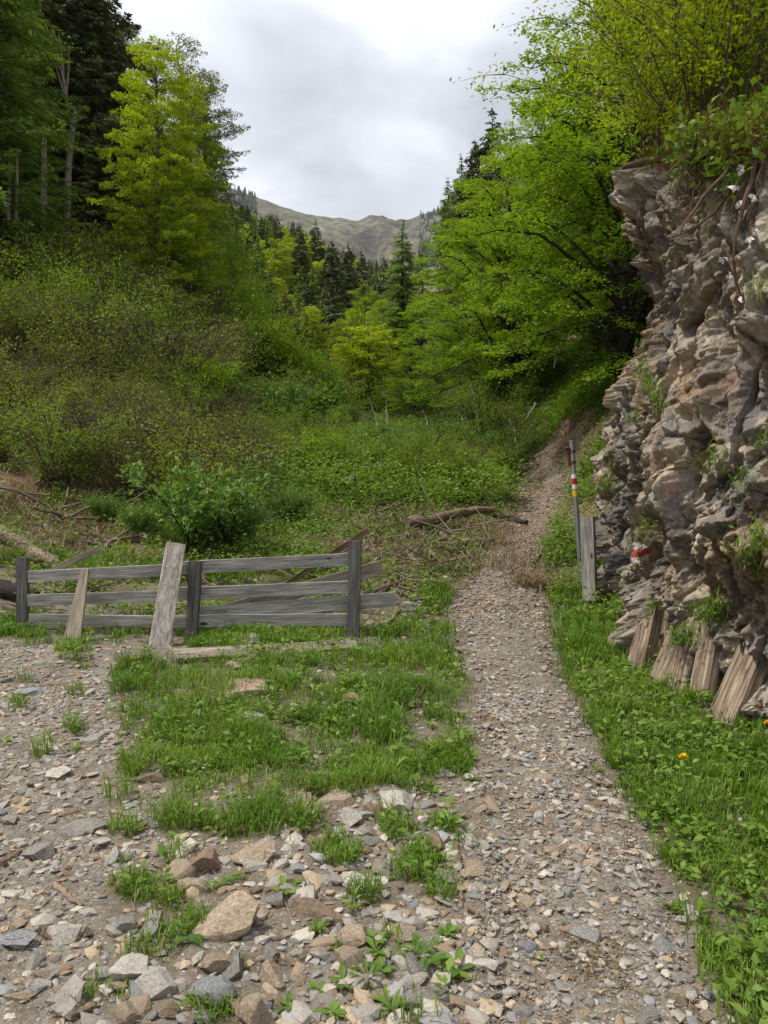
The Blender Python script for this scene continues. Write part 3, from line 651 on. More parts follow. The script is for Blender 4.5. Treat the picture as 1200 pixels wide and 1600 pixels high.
def conifer_meshes(seed, h, cr, mat, base=0.08, whorls=34, per=9, droop=0.35, twig=0.45, dens=26, bark='darkbark', tw=0.07, ragged=0.25):
    r = np.random.default_rng(seed); tb = MB(); lb = MB()
    tube(tb, [[0, 0, -0.8], [0, 0, h * 0.3], [0.03 * h * r.normal() * 0.2, 0, h * 0.7], [0, 0, h]], [h * 0.014, h * 0.011, h * 0.006, 0.01], 8)
    for i in range(whorls):
        u = (i + 0.5) / whorls; z = h * (base + (1 - base) * u ** 0.92)
        env = cr * ((1 - u) ** 0.85 + 0.03) * (1 + ragged * r.normal())
        if u < 0.12: env *= 0.75
        for j in range(per):
            ln = max(0.12, env * (0.75 + 0.45 * r.random())); az = r.random() * 6.283
            m = 5; q = np.linspace(0, 1, m); d = np.array([math.cos(az), math.sin(az), 0])
            zz = z + r.normal() * 0.25 + ln * (0.10 * q - droop * q ** 1.6 + 0.16 * droop * q ** 5 * 3 * 0.3)
            pts = np.array([0, 0, 0]) + d * (ln * q)[:, None]; pts[:, 2] = zz
            tube(tb, pts, 0.016 * (1 - 0.8 * q) * min(1.5, h / 12) + 0.002, 4, 0.5, cap=False)
            N = max(5, int(dens * ln)); w = 0.1 + 0.92 * r.random(N); c = np.stack([np.interp(w, q, pts[:, k]) for k in range(3)], -1)
            sd = np.array([-d[1], d[0], 0]); s = np.where(r.random(N) < 0.5, -1, 1)
            wid = twig * np.minimum(1, 0.35 + 1.3 * (1 - w)) * min(1, ln)
            dr = nz(d * 0.75 + sd * (s * (0.55 + 0.4 * r.random(N)))[:, None] + np.array([0, 0, 1]) * (-0.25 - droop * 0.8 + 0.3 * r.normal(size=N))[:, None])
            nn = nz(np.array([0, 0, 1]) + r.normal(size=(N, 3)) * 0.6)
            cards(lb, c, dr, nn, wid * (0.7 + 0.7 * r.random(N)), tw * (0.7 + 0.7 * r.random(N)) * max(1, h / 16), np.clip(0.45 + 0.18 * r.normal() + 0.15 * r.normal(size=N), 0, 1), fold=0.05)
    return tb.mesh('trunk', M[bark]), lb.mesh('crown', M[mat])

def shrub_meshes(seed, h, sp, nst, per, leafL, mat, bark='twig', bend=0.5, thick=0.010, low=0.15):
    r = np.random.default_rng(seed); tb = MB(); lb = MB()
    for i in range(nst):
        az = r.random() * 6.283; L = h * (0.6 + 0.45 * r.random()); out = sp * (r.random() ** 0.6)
        q = np.linspace(0, 1, 7); w = np.cumsum(r.normal(size=(7, 2)) * 0.03 * h, 0)
        b0 = r.normal(size=2) * 0.10 * sp
        pts = np.stack([b0[0] + math.cos(az) * out * q ** 1.3 + w[:, 0] * q, b0[1] + math.sin(az) * out * q ** 1.3 + w[:, 1] * q, L * (q - 0.18 * bend * q ** 3) - 0.1], -1)
        tube(tb, pts, thick * h ** 0.6 * (1 - 0.85 * q) + 0.0025, 4, 0.5, cap=False)
        for j in range(6):
            qq = low + (1 - low) * r.random(); c = np.array([np.interp(qq, q, pts[:, k]) for k in range(3)])
            d = nz(np.array([math.cos(az) + r.normal() * 0.8, math.sin(az) + r.normal() * 0.8, 0.5 + 0.5 * r.random()])); ln = h * 0.28 * (0.5 + r.random())
            e = c + d * ln; tube(tb, np.array([c, (c + e) / 2 + r.normal(size=3) * 0.03 * h, e]), [0.006 * h ** 0.5, 0.004, 0.002], 4, 0.5, cap=False)
            N = int(per * (0.5 + r.random())); w2 = r.random(N); p = c + (e - c) * w2[:, None] + r.normal(size=(N, 3)) * 0.036 * h
            ld = nz(d + r.normal(size=(N, 3)) * 0.8); nn = nz(np.array([0, 0, 1]) + r.normal(size=(N, 3)) * 0.55)
            cards(lb, p, ld, nn, leafL * (0.6 + 0.8 * r.random(N)), leafL * 0.55 * (0.6 + 0.8 * r.random(N)), np.clip(0.45 + 0.18 * r.normal() + 0.15 * r.normal(size=N), 0, 1))
    return tb.mesh('stems', M[bark]), lb.mesh('foliage', M[mat])

def plant(name, meshes, label, cat, group=None, parts=('trunk', 'crown')):
    e = empty(name, (0, -500, -500), label, cat, group)
    for n_, me in zip(parts, meshes): obj(n_, me, e)
    return e
class Proto:
    """First use moves the original, later uses copy it."""
    def __init__(s, e, h): s.e = e; s.h = h; s.used = False
    def put(s, x, y, height=None, label=None, group=None, rz=None, z=None, wide=1.0, tilt=(0, 0), sink=0.0):
        sc = (height / s.h) if height else 1.0; z = float(Hf(np.array([x]), np.array([y]))[0]) if z is None else z
        rz = random.random() * 6.28 if rz is None else rz
        if not s.used:
            o = s.e; s.used = True
            if label: o['label'] = label
            if group: o['group'] = group
            o.location = (x, y, z - sink); o.rotation_euler = (tilt[0], tilt[1], rz); o.scale = (sc * wide, sc * wide, sc)
        else: o = dup(s.e, (x, y, z - sink), rz, (sc * wide, sc * wide, sc), label, tilt[0], tilt[1], group)
        return o
    def at(s, px, d, top=None, base=None, **kw):
        """px column, depth d, pixel row of the top."""
        x = (px - 600) / F * d; y = d * CP + 0.0
        z = kw.pop('z', None); z = float(Hf(np.array([x]), np.array([y]))[0]) if z is None else z
        h = (P(px, top, d)[2] - z) if top is not None else None
        if h is not None and h < 0.6: h = 0.6
        return s.put(x, y, h, z=z, **kw)
def proto(name, meshes, h, cat, parts=('trunk', 'crown')): return Proto(plant(name, meshes, cat, cat, None, parts), h)

T = {}
M['saplingbark'] = bark_mat('sapling_bark', (0.08, 0.06, 0.05), (0.22, 0.18, 0.15))
T['beech_a'] = proto('beech_tree', broadleaf_meshes(1, 12, 4.6, 0.03, 74, 1.25, 125, 0.115, 'beech', 'darkbark', shape='egg', flat=0.4), 12, 'beech tree')
T['beech_b'] = proto('beech_tree', broadleaf_meshes(2, 14, 4.4, 0.16, 80, 1.25, 125, 0.115, 'beech', 'darkbark', shape='egg', flat=0.4, lean=0.04), 14, 'beech tree')
T['lime_a'] = proto('broadleaf_tree', broadleaf_meshes(3, 14, 3.4, 0.06, 76, 1.1, 110, 0.13, 'lime', 'bark', shape='egg', flat=0.6), 14, 'broadleaf tree')
T['airy_a'] = proto('aspen_tree', broadleaf_meshes(4, 14, 2.8, 0.12, 60, 1.0, 60, 0.11, 'pale', 'bark', shape='egg', flat=0.9), 14, 'aspen tree')
T['far_lime'] = proto('broadleaf_tree', broadleaf_meshes(5, 10, 3.2, 0.05, 34, 1.5, 60, 0.26, 'lime', 'bark', shape='dome', flat=0.7, k_sub=5), 10, 'broadleaf tree')
T['spruce_a'] = proto('spruce_tree', conifer_meshes(11, 20, 3.9, 'spruce', whorls=44, per=11, dens=24, twig=0.55, tw=0.085), 20, 'spruce tree')
T['spruce_b'] = proto('spruce_tree', conifer_meshes(12, 18, 3.4, 'spruce', base=0.12, whorls=38, per=10, dens=24, twig=0.5, tw=0.085, ragged=0.35), 18, 'spruce tree')
T['pine_a'] = proto('pine_tree', broadleaf_meshes(13, 18, 3.4, 0.15, 70, 0.95, 110, 0.16, 'spruce', 'darkbark', shape='egg', flat=1.2, tr=0.8), 18, 'pine tree')
T['larch_a'] = proto('larch_tree', conifer_meshes(14, 18, 3.4, 'larch', whorls=42, per=9, dens=26, droop=0.25, twig=0.5, tw=0.05), 18, 'larch tree')
T['far_spruce'] = proto('spruce_tree', conifer_meshes(15, 20, 3.6, 'spruce', base=0.03, whorls=26, per=9, dens=7, twig=1.0, tw=0.24), 20, 'spruce tree')
T['far_larch'] = proto('larch_tree', conifer_meshes(16, 18, 3.6, 'larch', base=0.05, whorls=24, per=8, dens=7, twig=0.9, tw=0.2), 18, 'larch tree')
SF = ('stems', 'foliage')
T['shrub_a'] = proto('shrub', shrub_meshes(21, 2.6, 1.3, 34, 20, 0.075, 'shrub'), 2.6, 'shrub', SF)
T['shrub_b'] = proto('shrub', shrub_meshes(22, 2.6, 1.7, 30, 24, 0.08, 'shrub', bend=0.9), 2.6, 'shrub', SF)
T['fresh_a'] = proto('shrub', shrub_meshes(23, 1.8, 1.1, 26, 34, 0.085, 'fresh', bend=0.9), 1.8, 'shrub', SF)
T['fresh_b'] = proto('shrub', shrub_meshes(24, 2.4, 1.2, 24, 30, 0.10, 'beech', bend=0.6), 2.4, 'shrub', SF)
T['fresh_c'] = proto('shrub', shrub_meshes(27, 2.6, 1.3, 30, 40, 0.05, 'beech', bend=0.8), 2.6, 'shrub', SF)
T['brown'] = proto('shrub', shrub_meshes(25, 2.6, 1.3, 44, 4, 0.07, 'shrub', bend=0.5), 2.6, 'bare shrub', SF)

# ---- trees on the right
BT = [ # kind, px, depth, top row, label
 ('beech_a', 795, 35, 235, 'broad bright green beech with layered fans, left of the other beeches on the right slope'),
 ('beech_b', 915, 31, 75, 'tall beech with dark crooked limbs between the broad beech and the cliff'),
 ('beech_a', 975, 24, -30, 'tall beech standing close behind the cliff corner, its crown against the rock nose'),
 ('beech_b', 1010, 28, -160, 'tall beech rising behind the cliff above its overhanging nose'),
 ('beech_a', 738, 52, 350, 'rounded young beech left of the broad layered beech'),
 ('beech_b', 858, 44, 165, 'beech with thin top against the sky behind the broad beech'),
 ('beech_b', 955, 27, 290, 'low dense beech at the foot of the rock nose'),
 ('beech_b', 815, 36, 370, 'middle sized beech filling the gap over the dark hollow'),
]
for k, px, d, top, lab in BT: T[k].at(px, d, top, label=lab, group='beeches on the right slope', wide=0.88 if px < 870 else 1.0)
# crowns above the cliff
CT = [('lime_a', 1120, 15, -160, 7.2, 'yellow green tree on top of the cliff, leaning over its nose'), ('lime_a', 1190, 16, -330, 9.0, 'yellow green tree further up the bank above the cliff'),
      ('beech_a', 1230, 19, -330, 12.0, 'beech at the top of the bank above the cliff'), ('beech_b', 1110, 22, -300, 11.0, 'beech behind the yellow green trees above the cliff')]
for k, px, d, top, z, lab in CT: T[k].at(px, d, top, z=z, label=lab, group='trees above the cliff')
T['spruce_b'].at(765, 62, 182, label='dark spruce top poking over the beeches', group='conifers behind the beeches')
T['spruce_a'].at(738, 70, 232, label='slim spruce just left of the dark spruce top', group='conifers behind the beeches')
T['larch_a'].at(718, 80, 252, label='thin larch top behind the beeches', group='conifers behind the beeches')
T['larch_a'].at(698, 85, 288, label='grey green larch top lowest on the skyline of the right slope', group='conifers behind the beeches')
T['larch_a'].at(629, 62, 352, label='soft green larch standing alone left of the beeches in the valley', group='conifers behind the beeches', wide=1.15)
T['far_larch'].at(660, 95, 380, label='pale larch behind the lone soft green larch', group='conifers behind the beeches')
# ---- trees on the left
LT_ = [
 ('larch_a', 5, 27, -160, 'large soft green larch at the left edge above the slope', 1.2),
 ('larch_a', 55, 31, -60, 'soft green larch beside the pale dead trunk', 1.1),
 ('spruce_a', -40, 36, -220, 'tall dark spruce at the far left', 1.1),
 ('spruce_b', 95, 37, -110, 'dark spruce behind the pale dead trunk', 1.2),
 ('pine_a', 130, 40, -90, 'tall dark pine with shaggy crown on the skyline', 1.15),
 ('spruce_a', 150, 38, -70, 'tall dark spruce right of the dead trunk', 1.15),
 ('pine_a', 172, 42, 30, 'dark pine with bristly outline against the sky', 1.0),
 ('spruce_b', 190, 40, 90, 'dark spruce beside the bright broadleaf tree', 1.15),
 ('spruce_b', 60, 42, 20, 'dark spruce between the larches and the tall spruces', 1.1),
 ('spruce_a', 20, 45, 10, 'dark spruce behind the soft green larch', 1.1),
 ('lime_a', 252, 34, 82, 'bright yellow green broadleaf tree beside the dark spruces', .78),
 ('airy_a', 268, 50, 78, 'thin crowned aspen behind the bright broadleaf tree', 1.1),
 ('airy_a', 305, 52, 128, 'airy aspen with pale leaves on the outer edge of the wood', 1.0),
 ('airy_a', 325, 50, 205, 'small airy aspen below the taller aspens', 1.0),
 ('lime_a', 300, 47, 135, 'yellow green crown filling the gap between the aspens', 0.85),
 ('larch_a', 335, 58, 292, 'soft green larch at the outer corner of the left wood', 1.1),
 ('lime_a', 278, 35, 215, 'low bright tree under the aspens', .9),
 ('spruce_a', 165, 35, 190, 'dark spruce hanging over the slope edge', 1.1),
 ('spruce_b', 60, 34, 200, 'dark low spruce at the edge of the slope, left of the dead trunk', 1.2),
 ('lime_a', 305, 46, 330, 'small bright tree where the wood meets the slope', 0.9),
 ('spruce_b', 10, 38, 150, 'dark spruce low at the left edge', 1.2),
 ('spruce_a', 285, 60, 250, 'dark spruce behind the aspens', 1.1),
]
for k, px, d, top, lab, w in LT_: T[k].at(px, d, top, label=lab, group='trees of the wood on the left', wide=w)
# pale dead trunk
def dead_trunk():
    b = MB(); d = 31.5; pp = [P(x, y, d) for x, y in ((104, 380), (105, 330), (107, 260), (113, 205), (118, 175))]
    tube(b, pp, [.16, .15, .13, .12, .08], 8, 0.6); e = MB()
    for pts in (((113, 212), (108, 180), (100, 130), (90, 90), (88, 60)), ((106, 165), (98, 140), (86, 100), (84, 80)), ((103, 150), (107, 110), (108, 75)), ((118, 182), (128, 168), (135, 165)), ((116, 195), (125, 186), (137, 183)), ((112, 215), (104, 205), (100, 190)), ((100, 130), (96, 85), (92, 50)), ((86, 100), (80, 70), (86, 45))):
        q = [P(x, y, d - 0.3 * i) for i, (x, y) in enumerate(pts)]; tube(e, q, np.linspace(.06, .012, len(q)), 5, 0.6)
    o = pp[1]; t = empty('dead_tree', (0, 0, 0), 'pale dead tree with a broken top in front of the dark spruces', 'dead tree')
    obj('trunk', b.mesh('trunk', M['palebark']), t); obj('limbs', e.mesh('limbs', M['palebark']), t)
dead_trunk()
def bare_pole(pts, d, r, label, group, name='slim_tree', mat='palebark'):
    q = [P(x, y, d) for x, y in pts]; b = MB(); tube(b, q, np.linspace(r, r * 0.4, len(q)), 6, random.random())
    o = obj(name, b.mesh(name, M[mat])); o['label'] = label; o['category'] = 'slim tree'; o['group'] = group; return o
for x in (14, 26, 66, 70):
    bare_pole([(x, 345), (x + 1, 270), (x + 2, 190)], 26.5 if x < 40 else 29, 0.07, 'slim pale trunk under the larches at the left edge', 'slim trunks under the larches')
for i in range(26):
    x = 512 + i * 4.2 + random.uniform(-4, 4); top = 535 + random.uniform(-25, 40) - 0.2 * (x - 512)
    bare_pole([(x, 640 + random.uniform(-8, 6)), (x + random.uniform(-3, 3), 590), (x + random.uniform(-8, 6), top + 30), (x + random.uniform(-10, 8), top)], 60 + random.uniform(-3, 5), 0.045, 'slim bare sapling trunk in the stand at the bottom of the valley', 'bare saplings in the valley', 'bare_sapling', 'saplingbark')
# ---- wood on the far slopes: every tree is one object
r2 = np.random.default_rng(77)
FOREST_L = [(340,350),(385,335),(430,345),(480,362),(530,395),(585,415),(625,440),(640,520),(630,610),(560,640),(500,600),(440,600),(380,520),(330,450)]
SKYL = [(330,310),(385,326),(430,336),(480,352),(520,378),(560,398),(600,422),(640,440),(700,440)]
def far_forest():
    th = r2.uniform(-0.30, 0.12, 4000); rr = np.exp(r2.uniform(math.log(62), math.log(400), 4000)); x = rr * np.sin(th); y = rr * np.cos(th)
    z = Hf(x, y); px, py, d = proj(np.stack([x, y, z], -1)); ok = np.where(inpoly(px, py, FOREST_L))[0]; pts = []
    sk = np.array(SKYL, float)
    for i in ok:
        if len(pts) >= 275: break
        if any((x[i] - a) ** 2 + (y[i] - b) ** 2 < (0.030 * rr[i]) ** 2 for a, b in pts): continue
        hh = r2.uniform(11, 19) * (0.75 if rr[i] < 90 else 1.0); k = r2.random(); low = py[i] > 520
        if px[i] > 590: hh *= 0.7
        if low: hh *= 0.65
        lim = np.interp(px[i], sk[:, 0], sk[:, 1]) + r2.uniform(-8, 22); hmax = P(px[i], lim, d[i])[2] - z[i]
        if hmax < 4: continue
        hh = min(hh, hmax); pts.append((x[i], y[i]))
        if k < (0.18 if low else 0.50): T['far_spruce'].put(x[i], y[i], hh, 'dark spruce in the wood on the far slope', 'trees on the far slope', z=z[i], wide=r2.uniform(.9, 1.25))
        elif k < (0.55 if low else 0.74): T['far_larch'].put(x[i], y[i], hh * 0.95, 'soft green larch in the wood on the far slope', 'trees on the far slope', z=z[i], wide=r2.uniform(.9, 1.2))
        else: T['far_lime'].put(x[i], y[i], hh * 0.75, 'bright green broadleaf tree in the wood on the far slope', 'trees on the far slope', z=z[i], wide=r2.uniform(.8, 1.2))
far_forest()
SPEC = [('far_lime', 462, 120, 372, 'bright yellow green tree high among the dark spruces of the far slope', .8), ('lime_a', 380, 48, 432, 'yellow green tree at the corner of the left slope', 1.25), ('lime_a', 488, 66, 482, 'bright green tree with upright crown right of the dark firs', .95),
 ('far_spruce', 470, 150, 362, 'tall dark spruce at the top of the far slope', 1), ('far_spruce', 410, 100, 342, 'dark spruce high on the far slope near the wood corner', 1), ('far_spruce', 455, 60, 470, 'dark fir in front of the bright upright tree', 1.2), ('far_spruce', 425, 55, 430, 'dark fir beside the yellow green corner tree', 1.2),
 ('far_spruce', 545, 130, 385, 'dark spruce at the end of the far wood', 1.1), ('far_spruce', 565, 140, 395, 'second dark spruce from the end of the far wood', 1.1), ('far_spruce', 520, 120, 380, 'dark spruce before the last ones of the far wood', 1.2), ('far_lime', 580, 57, 505, 'rounded lime green tree over the bare saplings', 1.2), ('far_lime', 548, 57, 520, 'lime green crown at the left of the bare saplings', 1.0), ('far_lime', 612, 62, 530, 'lime green crown at the right of the bare saplings', 1.1),
 ('far_larch', 400, 90, 350, 'soft green larch behind the corner larch', 1.1), ('far_larch', 365, 80, 338, 'soft green larch rising just behind the corner larch', 1.1), ('far_lime', 355, 75, 350, 'small lime green crown behind the corner larch', .7), ('fresh_b', 440, 40, 560, 'grey green bush below the dark firs', 1.5), ('beech_a', 655, 60, 470, 'shaded beech behind the lone larch', .9), ('beech_b', 650, 45, 545, 'small beech at the left end of the dark hollow', 1.0)]
SPEC += [('lime_a', 470, 72, 500, 'narrow light green tree low in the valley beside the dark firs', .8), ('far_larch', 505, 85, 470, 'soft green larch between the dark firs and the saplings', 1.0), ('far_spruce', 520, 90, 440, 'slim dark spruce behind the soft green larch in the valley', 1.0), ('lime_a', 530, 75, 500, 'light green tree rising over the left end of the saplings', .8), ('beech_a', 600, 85, 470, 'light green crown behind the right end of the saplings', .8), ('beech_a', 570, 95, 450, 'green crown behind the middle of the saplings', .8), ('far_spruce', 600, 150, 405, 'dark spruce standing before the pale meadow', 1.1), ('lime_a', 440, 80, 440, 'light green narrow tree among the firs on the left flank', .8), ('far_spruce', 495, 140, 350, 'tall spruce left of the row at the end of the far wood', 1.0)]
for k, px, d, top, lab, w in SPEC: T[k].at(px, d, top, label=lab, group='picked out trees of the valley', wide=w)
# distant conifers on the mountain
def mountain_wood():
    lb = MB(); r = np.random.default_rng(5); n = 0
    k = 7; an = np.linspace(0, 6.283, k, endpoint=False)
    def tree(c, h, w, t):
        for a, b, ww in ((0.05, 0.55, 1.0), (0.32, 0.8, 0.72), (0.6, 1.0, 0.45)):
            ring = np.stack([np.cos(an) * w * ww * (0.75 + 0.5 * r.random(k)), np.sin(an) * w * ww * (0.75 + 0.5 * r.random(k)), np.full(k, a * h)], -1) + c
            lb.add(np.concatenate([ring, [c + [0, 0, b * h]]]), [[j, (j + 1) % k, k] for j in range(k)], t)
    while n < 1900:
        zone = r.random()
        if zone < 0.30: px, f = r.uniform(250, 400), r.uniform(0.35, 1.0)
        elif zone < 0.45: px, f = r.uniform(655, 780), r.uniform(0.3, 1.0)
        elif zone < 0.75: px, f = r.uniform(380, 560), r.random() ** 1.6 * 0.5
        else: px, f = r.uniform(480, 680), abs(r.normal() * 0.09)
        if abs(px - 600) < 28 and 0.12 < f < 0.32: continue
        c = mount_h(np.array(px), np.array(f)); c = c - [0, 0, 6 + 20 * f * (1 - f) * 2]
        if fbm(np.array([[c[0] * .006, c[1] * .004]]), 3, 301)[0] < r.uniform(-0.35, 0.2) and zone > 0.45: continue
        tree(c, r.uniform(13, 22), r.uniform(3, 4.5), 0.2 + 0.6 * r.random()); n += 1
    o = obj('distant_wood', lb.mesh('distant_wood', leaf_mat("distant_conifer", (0.03, 0.042, 0.03), (0.05, 0.065, 0.045), (0.09, 0.10, 0.06), 0.0, 0.9, 0.0)))
    o['kind'] = 'stuff'; o['label'] = 'scattered dark conifers thinning out towards the mountain ridge'; o['category'] = 'wood'
mountain_wood()

# ---- shrubs on the left slope and in the valley
r3 = np.random.default_rng(99)
def shrub_zone(poly, n, kinds, hr, label, group, mind=1.0, dr=(8, 60)):
    pts = []; poly = np.array(poly, float); cand = r3.uniform(poly.min(0), poly.max(0), size=(n * 14, 2)); cand = cand[inpoly(cand[:, 0], cand[:, 1], poly)]
    G = ray_ground(cand[:, 0], cand[:, 1])
    for g in G:
        if len(pts) >= n: break
        d = g[1]
        if d > dr[1] or d < dr[0]: continue
        if any((g[0] - a) ** 2 + (g[1] - b) ** 2 < (mind * (0.6 + d * 0.03)) ** 2 for a, b in pts): continue
        pts.append((g[0], g[1])); k = kinds[int(r3.random() * len(kinds))]
        T[k].put(g[0], g[1], r3.uniform(*hr) * (0.75 + d * 0.012), label.get(k, label['*']), group, z=g[2], wide=r3.uniform(.9, 1.4), tilt=(r3.normal() * .08, r3.normal() * .08))
shrub_zone([(-80,430),(330,430),(420,560),(350,640),(200,640),(0,560),(-80,560)], 80, ['shrub_a', 'shrub_b', 'fresh_c', 'brown', 'shrub_a'], (2.0, 3.4), {'*': 'olive green shrub just coming into leaf on the upper left slope', 'fresh_c': 'brighter green small leaved shrub on the upper left slope', 'brown': 'brown shrub of nearly bare stems on the upper left slope'}, 'shrubs on the upper left slope', 1.1)
shrub_zone([(200,590),(420,560),(545,690),(470,700),(330,680),(230,650)], 30, ['shrub_b', 'fresh_a', 'fresh_b', 'shrub_a'], (1.4, 2.4), {'*': 'green leafy shrub where the left slope runs down to the valley floor'}, 'shrubs down the left slope to the valley floor', 1.1)
shrub_zone([(-60,600),(330,650),(400,740),(350,800),(200,800),(60,760),(-60,700)], 60, ['shrub_a', 'shrub_b', 'brown', 'fresh_c', 'brown'], (1.1, 2.1), {'*': 'low green shrub on the lower left slope', 'fresh_c': 'fresh green small leaved shrub on the lower left slope', 'brown': 'low brown shrub of nearly bare stems on the lower left slope'}, 'shrubs on the lower left slope', 0.9)
shrub_zone([(400,700),(560,670),(690,640),(810,680),(830,740),(700,770),(560,760),(430,760)], 50, ['fresh_a', 'fresh_c', 'fresh_b', 'brown'], (0.9, 1.5), {'*': 'fresh green leafy bush in the thicket left of the path bend', 'brown': 'brown twiggy bush in the thicket left of the path bend'}, 'bushes in the thicket left of the path', 0.75)
shrub_zone([(620,610),(760,590),(830,620),(800,660),(640,660)], 12, ['fresh_b', 'shrub_a', 'brown'], (1.6, 2.4), {'*': 'shaded bush in the hollow under the beeches', 'brown': 'brown bush of bare stems in the hollow under the beeches'}, 'bushes in the hollow', 1.2, (8, 80))
shrub_zone([(480,600),(600,600),(620,660),(520,670)], 10, ['fresh_b', 'fresh_a', 'brown'], (1.5, 2.6), {'*': 'bush at the foot of the bare saplings', 'brown': 'brown bare bush at the foot of the bare saplings'}, 'bushes at the foot of the saplings', 1.2, (8, 120))
T['fresh_c'].at(757, 27, 580, label='dense bright bush at the edge of the dark hollow under the beeches', wide=1.1)
T['fresh_c'].at(75, 25, 392, label='bright green bush below the larches at the left edge', wide=1.2)
T['fresh_c'].at(170, 28, 425, label='thin bright green bush beside the uprooted root plate', wide=1.0)
# tall young growth along the edge where the left slope drops into the gully
T['edge'] = proto('young_tree', shrub_meshes(33, 4.2, 1.5, 24, 36, 0.14, 'beech', bend=0.35, thick=0.007, low=.1), 4.2, 'young tree', SF)
T['edge_b'] = proto('young_tree', shrub_meshes(34, 4.2, 1.6, 24, 36, 0.14, 'lime', bend=0.35, thick=0.007, low=.1), 4.2, 'young tree', SF)
for i in range(34):
    f = i / 33; px = np.interp(f, [0, .25, .5, .75, 1], [335, 392, 430, 485, 552]) + r3.normal() * 9; py = np.interp(f, [0, .25, .5, .75, 1], [432, 545, 600, 645, 692]) + r3.normal() * 5
    d = np.interp(f, [0, .25, .5, .75, 1], [42, 37, 33, 33, 35]); p = P(px - 14, py + 10, d); z = float(Hf(np.array([p[0]]), np.array([p[1]]))[0])
    T['edge' if r3.random() < .72 else 'edge_b'].put(p[0], p[1], r3.uniform(2.6, 4.4) * (1.0 - .35 * f), 'fuzzy fresh green young tree on the edge where the left slope drops into the gully', 'young trees along the gully edge', z=z, wide=r3.uniform(.8, 1.1))
# cliff-top bushes with long thin stems
T['tall_thin'] = proto('shrub', shrub_meshes(31, 3.0, 1.9, 18, 60, 0.07, 'lime', bark='twig', bend=0.7, thick=0.0055), 3.0, 'shrub', SF)
for px, py, d, h, lab in ((1060, 205, 8.6, 2.3, 'thin stemmed bush at the cliff edge over the nose'), (1110, 170, 8.4, 2.6, 'thin stemmed bush in the middle of the cliff edge'), (1165, 120, 7.8, 2.4, 'thin stemmed bush at the right end of the cliff edge'), (1090, 90, 10.0, 2.6, 'bush behind the thin stemmed ones above the cliff'), (1020, 190, 10.0, 2.6, 'bright bush behind the rock nose'), (1190, 30, 8.8, 2.2, 'bush highest on the bank above the cliff'), (1150, 40, 10.5, 2.4, 'bush behind the highest one on the bank')):
    p = P(px, py, d); T['tall_thin'].put(p[0], p[1], h, lab, 'bushes on the cliff top', z=p[2] - 0.25, tilt=(0, -0.25))
# elder-like bush with flower heads in front of the slope
def flower_bush():
    g = ray_ground([300], [868])[0]; st, lf = shrub_meshes(41, 1.35, 0.95, 16, 24, 0.085, 'fresh', bark='darkbark', bend=0.5, thick=0.012, low=0.3)
    t = empty('flowering_bush', tuple(g), 'leafy bush with pale yellow flower heads standing behind the fence', 'bush'); obj('stems', st, t); obj('foliage', lf, t)
    b = MB(); r = np.random.default_rng(3)
    for i in range(46):
        a = r.random() * 6.28; rr = 0.85 * r.random() ** 0.5; c = np.array([math.cos(a) * rr, math.sin(a) * rr, 0.55 + 0.75 * r.random()])
        N = 16; cards(b, c + r.normal(size=(N, 3)) * 0.015, nz(r.normal(size=(N, 3)) + [0, 0, 0.7]), nz(r.normal(size=(N, 3))), 0.03, 0.025, r.random(N))
    obj('flower_heads', b.mesh('flower_heads', leaf_mat("pale_yellow_flower", (0.22, 0.27, 0.06), (0.38, 0.42, 0.12), (0.5, 0.5, 0.2), 0.3)), t)
flower_bush()
for px, d, top, lab in ((230, 11.5, 770, 'small shrub left of the flowering bush behind the fence'), (360, 11.2, 740, 'thin shrub right of the flowering bush behind the fence'), (345, 12.5, 700, 'green shrub behind the flowering bush'), (165, 12.5, 760, 'low green shrub behind the left half of the fence'), (450, 13.5, 745, 'low leafy shrub above the right half of the fence')):
    T['fresh_a'].at(px, d, top, label=lab, wide=0.95)
